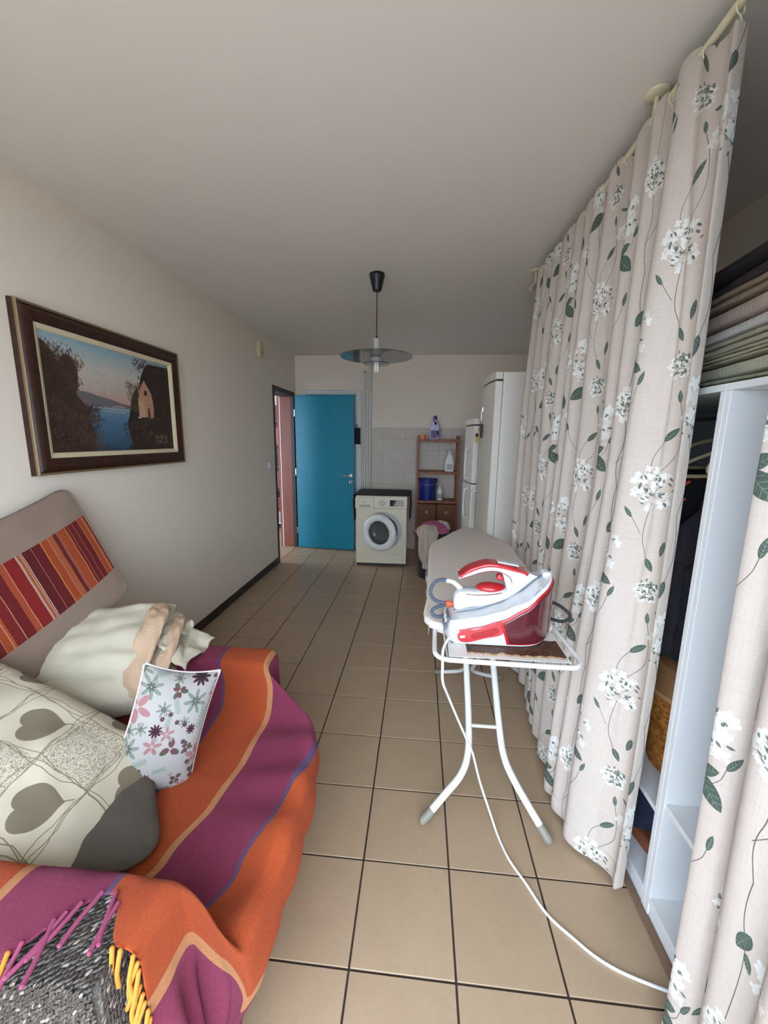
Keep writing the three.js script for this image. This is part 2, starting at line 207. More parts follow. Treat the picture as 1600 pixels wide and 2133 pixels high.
// ---------------------------------------------------------------- washing machine and what is on it
{
  const w = thing('washing_machine', 'white front loading washing machine with its round door ajar', 'washing machine', [-0.272, 0, -3.385], 0.02);
  const hole = new THREE.Path(); hole.absarc(0.02, 0.435, 0.172, 0, Math.PI * 2, true);
  const front = new THREE.Shape(); { const r = 0.02, a = -0.298, b = 0.298, c = 0.035, d = 0.70; front.moveTo(a + r, c); front.lineTo(b, c); front.lineTo(b, d); front.lineTo(a, d); front.lineTo(a, c + r); front.closePath(); front.holes.push(hole); }
  part('body', [bx(-0.3, 0.3, 0.03, 0.845, -0.55, -0.10, 0.008), bx(-0.3, 0.3, 0.70, 0.845, -0.11, -0.004, 0.004), bx(-0.3, -0.285, 0.03, 0.71, -0.11, -0.02), bx(0.285, 0.3, 0.03, 0.71, -0.11, -0.02), bx(-0.29, 0.29, 0.03, 0.045, -0.11, -0.02)], M.enamel, w);
  part('front_panel', mv(extr(front, 0.02, 0.004), 0, 0, -0.02), M.enamel, w);
  part('plinth', bx(-0.29, 0.29, 0.008, 0.034, -0.53, -0.012), M.black, w, 'black base');
  for (const [x, z] of [[-0.25, -0.05], [0.25, -0.05], [-0.25, -0.5], [0.25, -0.5]]) part('foot', mv(cyl(0.02, 0.022, 0.012, 14), x, 0.006, z), M.black, w);
  const ring = new THREE.Shape(); ring.absarc(0, 0, 0.225, 0, Math.PI * 2); const ih = new THREE.Path(); ih.absarc(0, 0, 0.173, 0, Math.PI * 2, true); ring.holes.push(ih);
  part('port_ring', mv(extr(ring, 0.012, 0.004, 2, 40), 0.02, 0.435, -0.002), std(lin(0.42, 0.42, 0.40), 0.35), w, 'grey ring round the drum opening');
  part('door_seal', mv(new THREE.TorusGeometry(0.165, 0.016, 12, 48), 0.02, 0.435, -0.022), std(lin(0.14, 0.14, 0.14), 0.6), w);
  part('drum', mv(lathe([[0.02, 0], [0.15, 0.004], [0.158, 0.06], [0.155, 0.19]], 40).rotateX(Math.PI / 2), 0.02, 0.435, -0.24), std(lin(0.32, 0.32, 0.33), 0.3, { metalness: 0.9, side: THREE.DoubleSide }), w, 'steel drum');
  const dr = part('detergent_drawer', bx(-0.306, -0.085, 0.695, 0.825, -0.02, 0.014, 0.005), M.enamel, w); part('grip', bx(-0.255, -0.13, 0.715, 0.742, 0.009, 0.0155, 0.002), std(lin(0.36, 0.35, 0.33), 0.4), dr);
  const logo = canvasTex(256, 64, (c, W, H) => { c.fillStyle = '#d6d4cc'; c.fillRect(0, 0, W, H); c.fillStyle = '#4a4a4a'; c.font = 'bold 44px sans-serif'; c.textAlign = 'center'; c.textBaseline = 'middle'; c.fillText('SIEMENS', W / 2, H / 2 + 2); });
  part('logo', mv(new THREE.BoxGeometry(0.07, 0.017, 0.0008), -0.195, 0.775, 0.0146), std(0xffffff, 0.4, { map: logo }), dr);
  part('control_panel', bx(-0.08, 0.296, 0.705, 0.84, -0.012, 0.004, 0.004), M.enamel, w);
  const k = part('programme_knob', mv(lathe([[0, 0.022], [0.022, 0.022], [0.026, 0.018], [0.028, 0.002], [0.034, 0]], 32).rotateX(Math.PI / 2), 0.008, 0.765, 0.004), std(lin(0.55, 0.54, 0.52), 0.3), w); part('pointer', mv(rb(0.004, 0.02, 0.004, 0.001), 0.008, 0.776, 0.026), M.dark, k);
  part('display', bx(0.10, 0.258, 0.728, 0.802, 0.001, 0.0055, 0.002), phy(lin(0.006, 0.008, 0.007), 0.08, { clearcoat: 1 }), w, 'black glossy display');
  part('filter_flap', [bx(0.13, 0.255, 0.05, 0.15, -0.004, 0.0035, 0.003)], M.enamel, w);
  // door, hinged on the side by the blue door, swung a little open
  const d = new THREE.Group(); d.name = 'door'; d.position.set(-0.205, 0.435, 0.012); d.rotation.y = -0.42; w.add(d);
  part('door_ring', mv(lathe([[0.135, 0.0], [0.14, 0.035], [0.165, 0.05], [0.20, 0.042], [0.218, 0.012], [0.212, 0.0], [0.135, 0.0]], 64).rotateX(Math.PI / 2), 0.215, 0, 0), std(lin(0.70, 0.70, 0.67), 0.3), d);
  part('door_glass', mv(lathe([[0.0, -0.055], [0.06, -0.055], [0.11, -0.045], [0.137, 0.0], [0.137, 0.01], [0.13, 0.01], [0.105, -0.038], [0.06, -0.047], [0.0, -0.047]], 48).rotateX(Math.PI / 2), 0.215, 0, 0.012), phy(lin(0.35, 0.37, 0.37), 0.05, { transmission: 0.85, thickness: 0.006, ior: 1.45 }), d, 'dark glass bowl');
  part('hinge', mv(rb(0.03, 0.12, 0.02, 0.004), 0.005, 0, 0.0), std(lin(0.4, 0.4, 0.39), 0.4), d);
  part('catch', mv(rb(0.012, 0.025, 0.03, 0.003), 0.415, 0, -0.012), M.dark, d);
}
{ // dark cloth over the machine, hanging down both sides
  const f = (u, v) => { const a = (u - 0.5) * 1.22, z = -3.415 - v * 0.53; let x, y; const half = 0.322, lean = 0.008 * nz(a * 6, v * 7, 2); if (Math.abs(a) < half) { x = a; y = 0.851 + 0.003 * nz(a * 9, v * 8, 1); } else { const d = Math.abs(a) - half; x = Math.sign(a) * (half + 0.006 + 0.02 * Math.abs(nz(v * 6, d * 3, 5))); y = 0.851 - d * (Math.sign(a) > 0 ? 1.05 : 1.12) ; } return V(-0.272 + x + lean, y + 0.004, z); };
  single('machine_cover', sheet(f, 60, 30, 0.006, (u, v) => [u * 1.2, v * 0.5]), std(lin(0.018, 0.012, 0.016), 0.9, { bumpMap: fuzzBump, bumpScale: 0.003 }), 'nearly black plum cloth draped over the washing machine', 'cloth');
}
{ // black bag hanging on the back of the blue door, its edge showing past the door
  const b = thing('hanging_bag', 'black bag hanging behind the edge of the blue door', 'bag', [-0.655, 1.43, -4.10]);
  part('bag_body', pillow(0.10, 0.22, 0.05, { n: 14 }).translate(-0.02, 0.1, 0), M.blackMatte, b); part('strap', tube([V(-0.04, 0.2, 0), V(-0.02, 0.25, 0), V(0.0, 0.2, 0)], 0.004, 12, 6), M.blackMatte, b);
}
// ---------------------------------------------------------------- wooden rack
{
  const wood = woodTex([0.47, 0.24, 0.12], [0.62, 0.36, 0.19], 7), wm = std(0xffffff, 0.5, { map: wood });
  const r = thing('wooden_rack', 'slim reddish bamboo shelf rack against the tiled wall', 'shelf rack', [0.385, 0, -4.03]);
  const post = (x, z) => { const p = rb(0.026, 1.55, 0.026, 0.004); boxUV(p, 1); part('post', mv(p, x, 0.775, z), wm, r); };
  for (const x of [-0.252, 0.252]) for (const z of [-0.14, 0.14]) post(x, z);
  for (const y of [1.49, 1.09, 0.72, 0.36, 0.08]) {
    const s = new THREE.Group(); s.name = 'shelf'; r.add(s);
    for (const z of [-0.14, 0.14]) part('rail', boxUV(mv(rb(0.478, 0.03, 0.02, 0.003), 0, y - 0.005, z)), wm, s);
    for (let i = 0; i < 5; i++) part('slat', boxUV(mv(rb(0.478, 0.010, 0.045, 0.002), 0, y + 0.004, -0.105 + i * 0.0525)), wm, s);
  }
  for (const x of [-0.252, 0.252]) for (const y of [1.42, 1.0, 0.28]) part('side_rail', boxUV(mv(rb(0.018, 0.025, 0.255, 0.003), x, y, 0)), wm, r);
}
const RX = 0.385, RZ = -4.03;
{ // items on the rack
  const b = thing('detergent_bottle', 'tall lilac fabric softener bottle with purple cap on top of rack', 'bottle', [0.335, 1.502, -3.99]);
  const lil = phy(lin(0.36, 0.28, 0.52), 0.3), prof = spline([[-0.055, 0.0], [0.055, 0.0], [0.06, 0.03], [0.058, 0.14], [0.05, 0.19], [0.026, 0.225], [0.02, 0.24], [-0.02, 0.24], [-0.028, 0.225], [-0.052, 0.19], [-0.06, 0.12], [-0.06, 0.03]]);
  const hl = new THREE.Path(); hl.absellipse(0.028, 0.145, 0.012, 0.032, 0, Math.PI * 2, true); prof.holes.push(hl);
  part('bottle_body', mv(extr(prof, 0.07, 0.012, 3), 0, 0, -0.035), lil, b); part('cap', mv(lathe([[0, 0.05], [0.018, 0.05], [0.023, 0.042], [0.025, 0.0], [0, 0]], 24), 0, 0.24, 0), std(lin(0.08, 0.035, 0.20), 0.4), b);
  part('print', mv(rb(0.075, 0.10, 0.002, 0.0005), -0.008, 0.062, 0.0355), std(lin(0.10, 0.07, 0.20), 0.5), b, 'dark purple printed sticker');
  const c = thing('measuring_cup', 'small orange plastic cup on top of the rack', 'cup', [0.195, 1.502, -3.97]);
  part('cup', lathe([[0, 0.003], [0.024, 0.003], [0.026, 0], [0.029, 0.055], [0.026, 0.055], [0.023, 0.006], [0, 0.006]], 24), std(lin(0.72, 0.17, 0.03), 0.4), c);
  const d = thing('cleaner_bottle', 'white cleaner bottle with handle on second rack shelf', 'bottle', [0.535, 1.101, -3.98]);
  const wp = spline([[-0.05, 0], [0.05, 0], [0.055, 0.03], [0.05, 0.13], [0.035, 0.19], [0.018, 0.225], [-0.014, 0.225], [-0.03, 0.19], [-0.052, 0.12], [-0.055, 0.03]]); const h2 = new THREE.Path(); h2.absellipse(-0.022, 0.14, 0.010, 0.03, 0, Math.PI * 2, true); wp.holes.push(h2);
  part('bottle_body', mv(extr(wp, 0.065, 0.012, 3), 0, 0, -0.032), M.white, d); part('cap', mv(lathe([[0, 0.045], [0.012, 0.045], [0.019, 0.03], [0.021, 0], [0, 0]], 20), 0.002, 0.225, 0), std(lin(0.66, 0.64, 0.58), 0.4), d);
  part('print', mv(rb(0.07, 0.07, 0.002, 0.0005), 0, 0.06, 0.033), std(lin(0.40, 0.42, 0.42), 0.5), d, 'grey printed sticker');
  const e = thing('bucket', 'dark blue plastic bucket on third rack shelf', 'bucket', [0.265, 0.731, -3.985]);
  part('pail', lathe([[0, 0], [0.098, 0], [0.102, 0.004], [0.122, 0.255], [0.131, 0.258], [0.131, 0.272], [0.12, 0.272], [0.099, 0.01], [0, 0.01]], 40), std(lin(0.012, 0.022, 0.16), 0.4), e); part('handle', tube(Array.from({ length: 13 }, (_, i) => { const a = Math.PI * i / 12; return V(Math.cos(a) * 0.133, 0.255 - Math.sin(a) * 0.05, Math.sin(a) * 0.132); }), 0.0025, 40, 6), M.chrome, e);
  const s = thing('pump_bottle', 'small white bottle with pump beside the blue bucket', 'bottle', [0.425, 0.731, -3.97]);
  part('bottle_body', lathe([[0, 0], [0.034, 0], [0.038, 0.006], [0.038, 0.11], [0.034, 0.135], [0.016, 0.155], [0.016, 0.165], [0, 0.165]], 28), M.white, s); part('pump', [mv(cyl(0.017, 0.017, 0.02, 18), 0, 0.174, 0), mv(cyl(0.005, 0.005, 0.03, 10), 0, 0.195, 0), mv(rb(0.045, 0.012, 0.018, 0.004), 0.012, 0.213, 0)], M.white, s); part('print', mv(cyl(0.0386, 0.0386, 0.06, 28), 0, 0.055, 0), std(lin(0.38, 0.38, 0.40), 0.6), s, 'grey printed sticker');
  const boxTex = std(lin(0.21, 0.10, 0.052), 0.85, { bumpMap: clothBump, bumpScale: 0.002 });
  for (const [x, l] of [[0.262, 'brown storage box on lower rack shelf below blue bucket'], [0.508, 'brown storage box on lower rack shelf beside fridge freezer']]) {
    const q = thing('storage_box', l, 'box', [x, 0.371, -4.0], 0, 'brown boxes on the rack');
    part('box', bx(-0.117, 0.117, 0, 0.30, -0.12, 0.15, 0.006), boxTex, q); part('lid', bx(-0.119, 0.119, 0.255, 0.318, -0.122, 0.153, 0.006), boxTex, q); part('card_holder', bx(-0.02, 0.02, 0.20, 0.235, 0.1495, 0.1545, 0.002), std(lin(0.30, 0.22, 0.14), 0.4), q);
  }
}
// ---------------------------------------------------------------- laundry bin with clothes
{
  const LX = 0.33, LZ = -3.12;
  const b = thing('laundry_bin', 'black plastic laundry bin beside the ironing board', 'laundry bin', [LX, 0, LZ]);
  part('tub', lathe([[0, 0], [0.15, 0], [0.158, 0.008], [0.185, 0.49], [0.195, 0.495], [0.195, 0.515], [0.18, 0.515], [0.15, 0.02], [0, 0.02]], 44), M.black, b); for (const a of [0, Math.PI]) part('handle', tube([V(Math.cos(a) * 0.19, 0.49, -0.05), V(Math.cos(a) * 0.215, 0.485, 0), V(Math.cos(a) * 0.19, 0.49, 0.05)], 0.008, 20, 8), M.black, b);
  const heap = (ax, az, bw, bd, y0, h, sd) => sheet((u, v) => { const r = Math.pow(v, 0.8), a = u * Math.PI * 2; const x = Math.cos(a) * r * bw * (1 + 0.25 * nz(Math.cos(a) * 1.7, Math.sin(a) * 1.7, sd)), z = Math.sin(a) * r * bd * (1 + 0.25 * nz(Math.cos(a) * 1.6, Math.sin(a) * 1.6, sd + 5)); const y = y0 + h * (1 - r * r) + 0.022 * nz(x * 18, z * 18, sd) + 0.012 * nz(x * 40, z * 40, sd) - Math.pow(r, 6) * 0.03; return V(LX + ax + x, y, LZ + az + z); }, 48, 20, 0.006, (u, v, p) => [p.x * 3, p.z * 3]);
  single('crumpled_shirt', heap(-0.01, 0.0, 0.185, 0.17, 0.53, 0.085, 3), std(lin(0.42, 0.10, 0.22), 0.9, { bumpMap: fuzzBump, bumpScale: 0.002 }), 'crumpled pink shirt on top of the laundry bin', 'clothing');
  single('crumpled_towel', heap(0.08, -0.05, 0.10, 0.09, 0.55, 0.07, 9), std(lin(0.52, 0.48, 0.46), 0.9, { bumpMap: fuzzBump, bumpScale: 0.002 }), 'pale grey crumpled towel on the pink shirt', 'clothing');
  single('hanging_cloth', sheet((u, v) => { const a = (u - 0.5) * (1 - 0.55 * smooth(0.35, 1, v)); const over = smooth(0, 0.3, v); const w = 0.26; const y = 0.60 - 0.01 * v - over * 0.03 - smooth(0.15, 1, v) * (0.30 + 0.12 * Math.cos(a * 5)); const out = 0.13 + 0.09 * over; const fold = 0.02 * Math.sin(a * 26) * v + 0.015 * nz(a * 12, v * 6, 4); const an = Math.PI * 0.62 + a * 1.15; return V(LX + Math.cos(an) * (out + fold), y, LZ + Math.sin(an) * (out + fold)); }, 40, 40, 0.005, (u, v) => [u * 0.5, v * 0.5]), std(lin(0.60, 0.51, 0.40), 0.9, { bumpMap: clothBump, bumpScale: 0.002 }), 'cream cloth hanging over the rim of the laundry bin', 'clothing');
}
// ---------------------------------------------------------------- fridge freezers
function fridge(name, label, x, z, turn, w, h, d, gap, handles) {
  const f = thing(name, label, 'fridge', [x, 0, z], turn); // front towards local -x, width along z
  const body = std(lin(0.79, 0.73, 0.65), 0.35);
  part('cabinet', bx(0.055, d, 0.03, h, -w / 2, w / 2, 0.01), body, f);
  const plan = () => { const s = new THREE.Shape(), n = 16; s.moveTo(0.05, -w / 2); for (let i = 0; i <= n; i++) { const t = -1 + 2 * i / n; s.lineTo(0.0 - 0.028 * (1 - t * t), t * w / 2 * 0.998); } s.lineTo(0.05, w / 2); s.closePath(); return s; };
  const slab = (y0, y1, nm) => { const g = extr(plan(), y1 - y0, 0.004, 2); g.rotateX(Math.PI / 2); g.translate(0, y1, 0); return part(nm, g, body, f); };
  slab(h - 0.055, h - 0.002, 'top_cap'); part('gap', bx(0.012, 0.055, h - 0.068, h - 0.055, -w / 2 + 0.005, w / 2 - 0.005), M.black, f, 'dark gap above the door');
  const up = slab(gap + 0.006, h - 0.068, 'door'), lo = slab(0.06, gap - 0.006, 'door'); part('gap', bx(0.012, 0.055, gap - 0.006, gap + 0.006, -w / 2 + 0.005, w / 2 - 0.005), M.dark, f); part('gasket', [bx(0.0495, 0.056, 0.06, h - 0.07, -w / 2 + 0.004, w / 2 - 0.004)], std(lin(0.30, 0.29, 0.28), 0.6), f); part('plinth', bx(0.02, d - 0.02, 0, 0.06, -w / 2 + 0.02, w / 2 - 0.02), M.dark, f);
  for (const [p, y0, y1] of [[up, gap + 0.05, gap + 0.34], [lo, gap - 0.34, gap - 0.05]]) if (handles) part('handle', [tube([V(-0.024, y0, handles), V(-0.055, y0 + 0.015, handles), V(-0.06, (y0 + y1) / 2, handles), V(-0.055, y1 - 0.015, handles), V(-0.024, y1, handles)], 0.010, 30, 10)], std(lin(0.68, 0.67, 0.63), 0.3), p);
  return f;
}
fridge('fridge', 'tall white fridge freezer with domed front standing past the curtain', 0.703, -2.27, 0.01, 0.60, 2.0, 0.64, 0.70, -0.25);
fridge('upright_freezer', 'shorter white upright freezer standing behind the tall fridge', 0.655, -3.03, 0.02, 0.60, 1.70, 0.62, 1.08, 0.25);
{ // keys and trinkets hanging on the fridge door
  const P = (y, z) => V(0.655 - (z + 2.27) * -0.02, y, z);
  const k = thing('key_bunch', 'bunch of brass keys with dark leather tag hanging on fridge', 'keys', [0.662, 1.53, -2.33], 0.01);
  part('hook', [mv(rb(0.012, 0.04, 0.02, 0.003), 0.012, 0.22, 0), bar(V(0.004, 0.21, 0), V(0.004, 0.13, 0), 0.003, 8)], M.chrome, k); part('ring', mv(new THREE.TorusGeometry(0.018, 0.0022, 8, 24).rotateY(Math.PI / 2), 0, 0.115, 0), M.chrome, k);
  part('leather_tag', mv(rb(0.008, 0.11, 0.075, 0.003).rotateX(0.15), 0.0, 0.045, 0.045), std(lin(0.03, 0.022, 0.03), 0.6), k);
  for (const [z, a] of [[-0.02, 0.2], [0.0, -0.1], [0.022, -0.3]]) { const s = part('key', [mv(new THREE.TorusGeometry(0.013, 0.005, 8, 18).rotateY(Math.PI / 2), 0, 0, 0), mv(rb(0.003, 0.06, 0.009, 0.001), 0, -0.04, 0)], std(lin(0.62, 0.45, 0.12), 0.35, { metalness: 0.8 }), k); s.position.set(-0.006, 0.055, z); s.rotation.x = a; }
  const t = thing('bottle_opener', 'small brass figure with black cap hanging on the fridge', 'trinket', [0.664, 1.47, -2.53], 0.01);
  part('figure', lathe([[0, 0], [0.009, 0.003], [0.013, 0.03], [0.010, 0.06], [0, 0.062]], 18), std(lin(0.6, 0.4, 0.1), 0.4), t); part('cap', mv(lathe([[0, 0.03], [0.008, 0.026], [0.017, 0], [0, 0]], 18), 0, 0.06, 0), M.black, t);
}
// ---------------------------------------------------------------- pendant lamp
{
  const p = thing('pendant_lamp', 'pendant lamp with large smoked glass disc and black ceiling rose', 'pendant lamp', [-0.152, 0, -1.65]);
  part('ceiling_rose', mv(lathe([[0, 0], [0.024, 0], [0.029, 0.004], [0.05, 0.09], [0.05, 0.105], [0, 0.105]], 36), 0, HC - 0.1055, 0), std(lin(0.008, 0.008, 0.009), 0.35), p, 'black conical ceiling rose');
  part('cable', bar(V(0, 2.165, 0), V(0, 2.46, 0), 0.0032, 8), M.black, p); part('cable_grip', mv(lathe([[0, 0], [0.008, 0], [0.007, 0.016], [0.004, 0.02], [0, 0.02]], 16), 0, 2.16, 0), M.black, p);
  part('lamp_holder', [mv(cyl(0.022, 0.022, 0.075, 28), 0, 2.122, 0), mv(cyl(0.024, 0.024, 0.006, 28), 0, 2.087, 0)], std(lin(0.48, 0.46, 0.42), 0.4), p, 'cream cylinder lamp holder');
  part('glass_disc', mv(lathe([[0.016, 0.0], [0.245, -0.004], [0.247, -0.001], [0.245, 0.002], [0.016, 0.006]], 72), 0, 2.046, 0), phy(lin(0.52, 0.545, 0.52), 0.04, { transmission: 0.92, thickness: 0, ior: 1.5 }), p, 'large smoked glass disc');
  part('reflector', mv(lathe([[0.0, 0.045], [0.03, 0.042], [0.045, 0.03], [0.047, 0.0], [0.044, 0.0], [0.04, 0.027], [0.028, 0.037], [0, 0.04]], 36), 0, 2.0, 0), std(lin(0.36, 0.33, 0.35), 0.35), p);
  part('small_disc', mv(lathe([[0, 0.003], [0.09, 0.001], [0.092, -0.002], [0.09, -0.004], [0, -0.004]], 56), 0, 2.0, 0), phy(lin(0.03, 0.03, 0.07), 0.1, { clearcoat: 1 }), p, 'small dark blue glass disc');
  part('bulb', [mv(cyl(0.0065, 0.0065, 0.05, 14), -0.0075, 1.974, 0), mv(cyl(0.0065, 0.0065, 0.05, 14), 0.0075, 1.974, 0), ball(V(-0.0075, 1.949, 0), 0.0065), ball(V(0.0075, 1.949, 0), 0.0065)], std(lin(0.78, 0.76, 0.72), 0.3), p, 'unlit white twin tube bulb');
}

// ---------------------------------------------------------------- framed painting
{
  const p = thing('framed_painting', 'framed oil painting of a lakeside ruin hanging on the side wall', 'painting', [XL, 1.682, -0.962], Math.PI / 2);
  const loop = (w, h, prof) => { // mitred moulding: profile of [inset, depth]
    const pos = [], uv = [], idx = [], c = [[-1, -1], [1, -1], [1, 1], [-1, 1]];
    for (let s = 0; s < 4; s++) { const a = c[s], b = c[(s + 1) % 4], o = pos.length / 3; for (const q of [a, b]) prof.forEach(([i, z], k) => { pos.push(q[0] * (w / 2 - i), q[1] * (h / 2 - i), z); uv.push(q === a ? 0 : 1.1, k * 0.05); }); const n = prof.length; for (let k = 0; k < n - 1; k++) idx.push(o + k, o + n + k, o + n + k + 1, o + k, o + n + k + 1, o + k + 1); }
    const g = new THREE.BufferGeometry(); g.setAttribute('position', new THREE.Float32BufferAttribute(pos, 3)); g.setAttribute('uv', new THREE.Float32BufferAttribute(uv, 2)); g.setIndex(idx); return toCreasedNormals(g, 0.5);
  };
  const fw = woodTex([0.16, 0.075, 0.045], [0.235, 0.115, 0.07], 13); fw.repeat.set(1, 3);
  const W = 1.11, H = 0.73;
  part('frame', loop(W, H, [[0, 0], [0.002, 0.022], [0.008, 0.034], [0.014, 0.03], [0.02, 0.036], [0.04, 0.046], [0.062, 0.042], [0.078, 0.03], [0.082, 0.02], [0.082, 0]]), std(0xffffff, 0.38, { map: fw, side: THREE.DoubleSide }), p, 'dark brown moulded frame');
  part('gilt_edge', loop(W - 0.006, H - 0.006, [[0, 0.02], [0.0, 0.0335], [0.004, 0.0375], [0.010, 0.0335]]), std(lin(0.24, 0.16, 0.075), 0.5, { metalness: 0.3, side: THREE.DoubleSide }), p, 'worn gilt outer edge');
  part('liner', loop(W - 0.150, H - 0.150, [[0, 0.0], [0, 0.031], [0.004, 0.033], [0.022, 0.024], [0.025, 0.018], [0.025, 0]]), std(lin(0.66, 0.55, 0.36), 0.7, { side: THREE.DoubleSide }), p, 'cream inner liner');
  const pic = canvasTex(1024, 620, (c, w, h) => {
    const r = rng(77), blob = (x, y, s, col, n = 30, sq = 0.6) => { for (let i = 0; i < n * 2; i++) { c.fillStyle = col(r()); c.globalAlpha = 0.25 + 0.5 * r(); c.beginPath(); const a = r() * 6.28, d = Math.sqrt(r()) * s; c.ellipse(x + Math.cos(a) * d, y + Math.sin(a) * d * sq, 2 + r() * s * 0.12, 2 + r() * s * 0.06, r() * 3, 0, 6.3); c.fill(); } c.globalAlpha = 1; };
    const rgb = (a, b, t) => `rgb(${a.map((v, i) => Math.round(lerp(v, b[i], t))).join(',')})`;
    let g = c.createLinearGradient(0, 0, 0, h * 0.5); g.addColorStop(0, '#82a6b2'); g.addColorStop(0.45, '#c2b9ac'); g.addColorStop(1, '#b8988b'); c.fillStyle = g; c.fillRect(0, 0, w, h * 0.55);
    for (let i = 0; i < 260; i++) blob(r() * w, r() * h * 0.42, 40, (t) => r() > 0.5 ? rgb([214, 196, 182], [180, 158, 148], t) : rgb([130, 165, 180], [170, 185, 188], t), 5);
    c.fillStyle = '#6b6567'; c.beginPath(); c.moveTo(180, 282); c.quadraticCurveTo(260, 268, 330, 290); c.quadraticCurveTo(430, 300, 520, 320); c.lineTo(640, 332); c.lineTo(640, 360); c.lineTo(200, 360); c.fill();
    c.fillStyle = '#c99c8c'; for (let i = 0; i < 10; i++) c.fillRect(440 + i * 11, 338 + r() * 5, 8, 7);
    g = c.createLinearGradient(0, 350, 0, h); g.addColorStop(0, '#7d8f99'); g.addColorStop(0.3, '#4a6f8c'); g.addColorStop(1, '#2f4a5e'); c.fillStyle = g; c.fillRect(0, 352, w, h);
    c.fillStyle = '#a9b7bb'; c.globalAlpha = 0.7; c.fillRect(330, 358, 250, 4); c.fillRect(380, 376, 170, 5); c.globalAlpha = 1;
    const dk = (t) => rgb([26, 17, 14], [62, 42, 32], t), br = (t) => rgb([58, 38, 30], [104, 70, 52], t), gr = (t) => rgb([44, 44, 24], [110, 104, 46], t);
    c.fillStyle = '#3d2a22'; c.beginPath(); c.moveTo(0, 40); c.quadraticCurveTo(70, 60, 90, 150); c.quadraticCurveTo(150, 60, 190, 110); c.quadraticCurveTo(240, 180, 190, 300); c.lineTo(240, 350); c.lineTo(290, 366); c.lineTo(260, 430); c.lineTo(0, 440); c.fill(); c.fillStyle = '#221713'; c.beginPath(); c.moveTo(1024, 20); c.lineTo(800, 30); c.quadraticCurveTo(720, 90, 700, 190); c.quadraticCurveTo(620, 230, 600, 330); c.lineTo(580, 400); c.lineTo(560, 440); c.lineTo(600, 620); c.lineTo(1024, 620); c.fill(); c.fillStyle = '#2c1e19'; c.beginPath(); c.moveTo(0, 420); c.lineTo(250, 420); c.quadraticCurveTo(310, 500, 280, 620); c.lineTo(0, 620); c.fill();
    for (let i = 0; i < 46; i++) blob(r() * 150, 60 + r() * 300, 60, i % 3 ? dk : br, 16); for (let i = 0; i < 26; i++) blob(140 + r() * 90, 90 + r() * 190, 42, i % 3 ? br : dk, 14);
    for (let i = 0; i < 60; i++) blob(r() * 330, 350 + r() * 90, 55, i % 2 ? br : dk, 10, 0.25);
    for (let i = 0; i < 110; i++) blob(690 + r() * 330, 30 + r() * 400, 60, i % 4 ? dk : br, 14); for (let i = 0; i < 30; i++) blob(600 + r() * 90, 180 + r() * 170, 34, i % 3 ? br : gr, 12);
    c.save(); c.translate(750, 400); c.scale(1.25, 1.22); c.translate(-750, -400);
    c.fillStyle = '#b98a6c'; c.beginPath(); c.moveTo(690, 395); c.lineTo(690, 300); c.lineTo(706, 250); c.lineTo(748, 190); c.lineTo(800, 262); c.lineTo(812, 330); c.lineTo(806, 400); c.fill();
    c.fillStyle = '#8d5a48'; c.fillRect(694, 222, 9, 70); c.fillStyle = '#c79f80'; c.beginPath(); c.moveTo(690, 395); c.lineTo(690, 310); c.lineTo(738, 290); c.lineTo(740, 398); c.fill();
    c.fillStyle = '#3c221a'; c.beginPath(); c.arc(753, 258, 12, 0, 7); c.fill(); c.fillRect(741, 258, 24, 16); c.fillRect(760, 345, 18, 48); blob(750, 330, 60, (t) => rgb([150, 100, 74], [196, 160, 130], t), 22, 1);
    c.restore(); for (let i = 0; i < 40; i++) blob(600 + r() * 300, 400 + r() * 36, 34, i % 3 ? dk : gr, 10, 0.4); blob(640, 345, 40, gr, 40); c.fillStyle = '#d9c7ae'; c.fillRect(660, 396, 34, 8);
    for (let i = 0; i < 150; i++) blob(560 + r() * 480, 440 + r() * 180, 60, i % 4 ? dk : br, 10, 0.4); blob(740, 500, 50, (t) => rgb([110, 84, 70], [140, 108, 92], t), 26, 1);
    for (let i = 0; i < 150; i++) blob(r() * 310, 400 + r() * 220, 60, i % 3 ? br : dk, 10, 0.45); for (let i = 0; i < 40; i++) blob(r() * w, 590 + r() * 40, 46, dk, 14); for (let i = 0; i < 60; i++) blob(820 + r() * 130, 520 + r() * 60, 8, (t) => rgb([110, 100, 60], [190, 170, 120], t), 3);
  });
  part('canvas', mv(new THREE.BoxGeometry(W - 0.195, H - 0.195, 0.004), 0, 0, 0.016), std(0xffffff, 0.55, { map: pic, bumpMap: fuzzBump, bumpScale: 0.001 }), p, 'painted canvas with lake, trees and ruin');
}

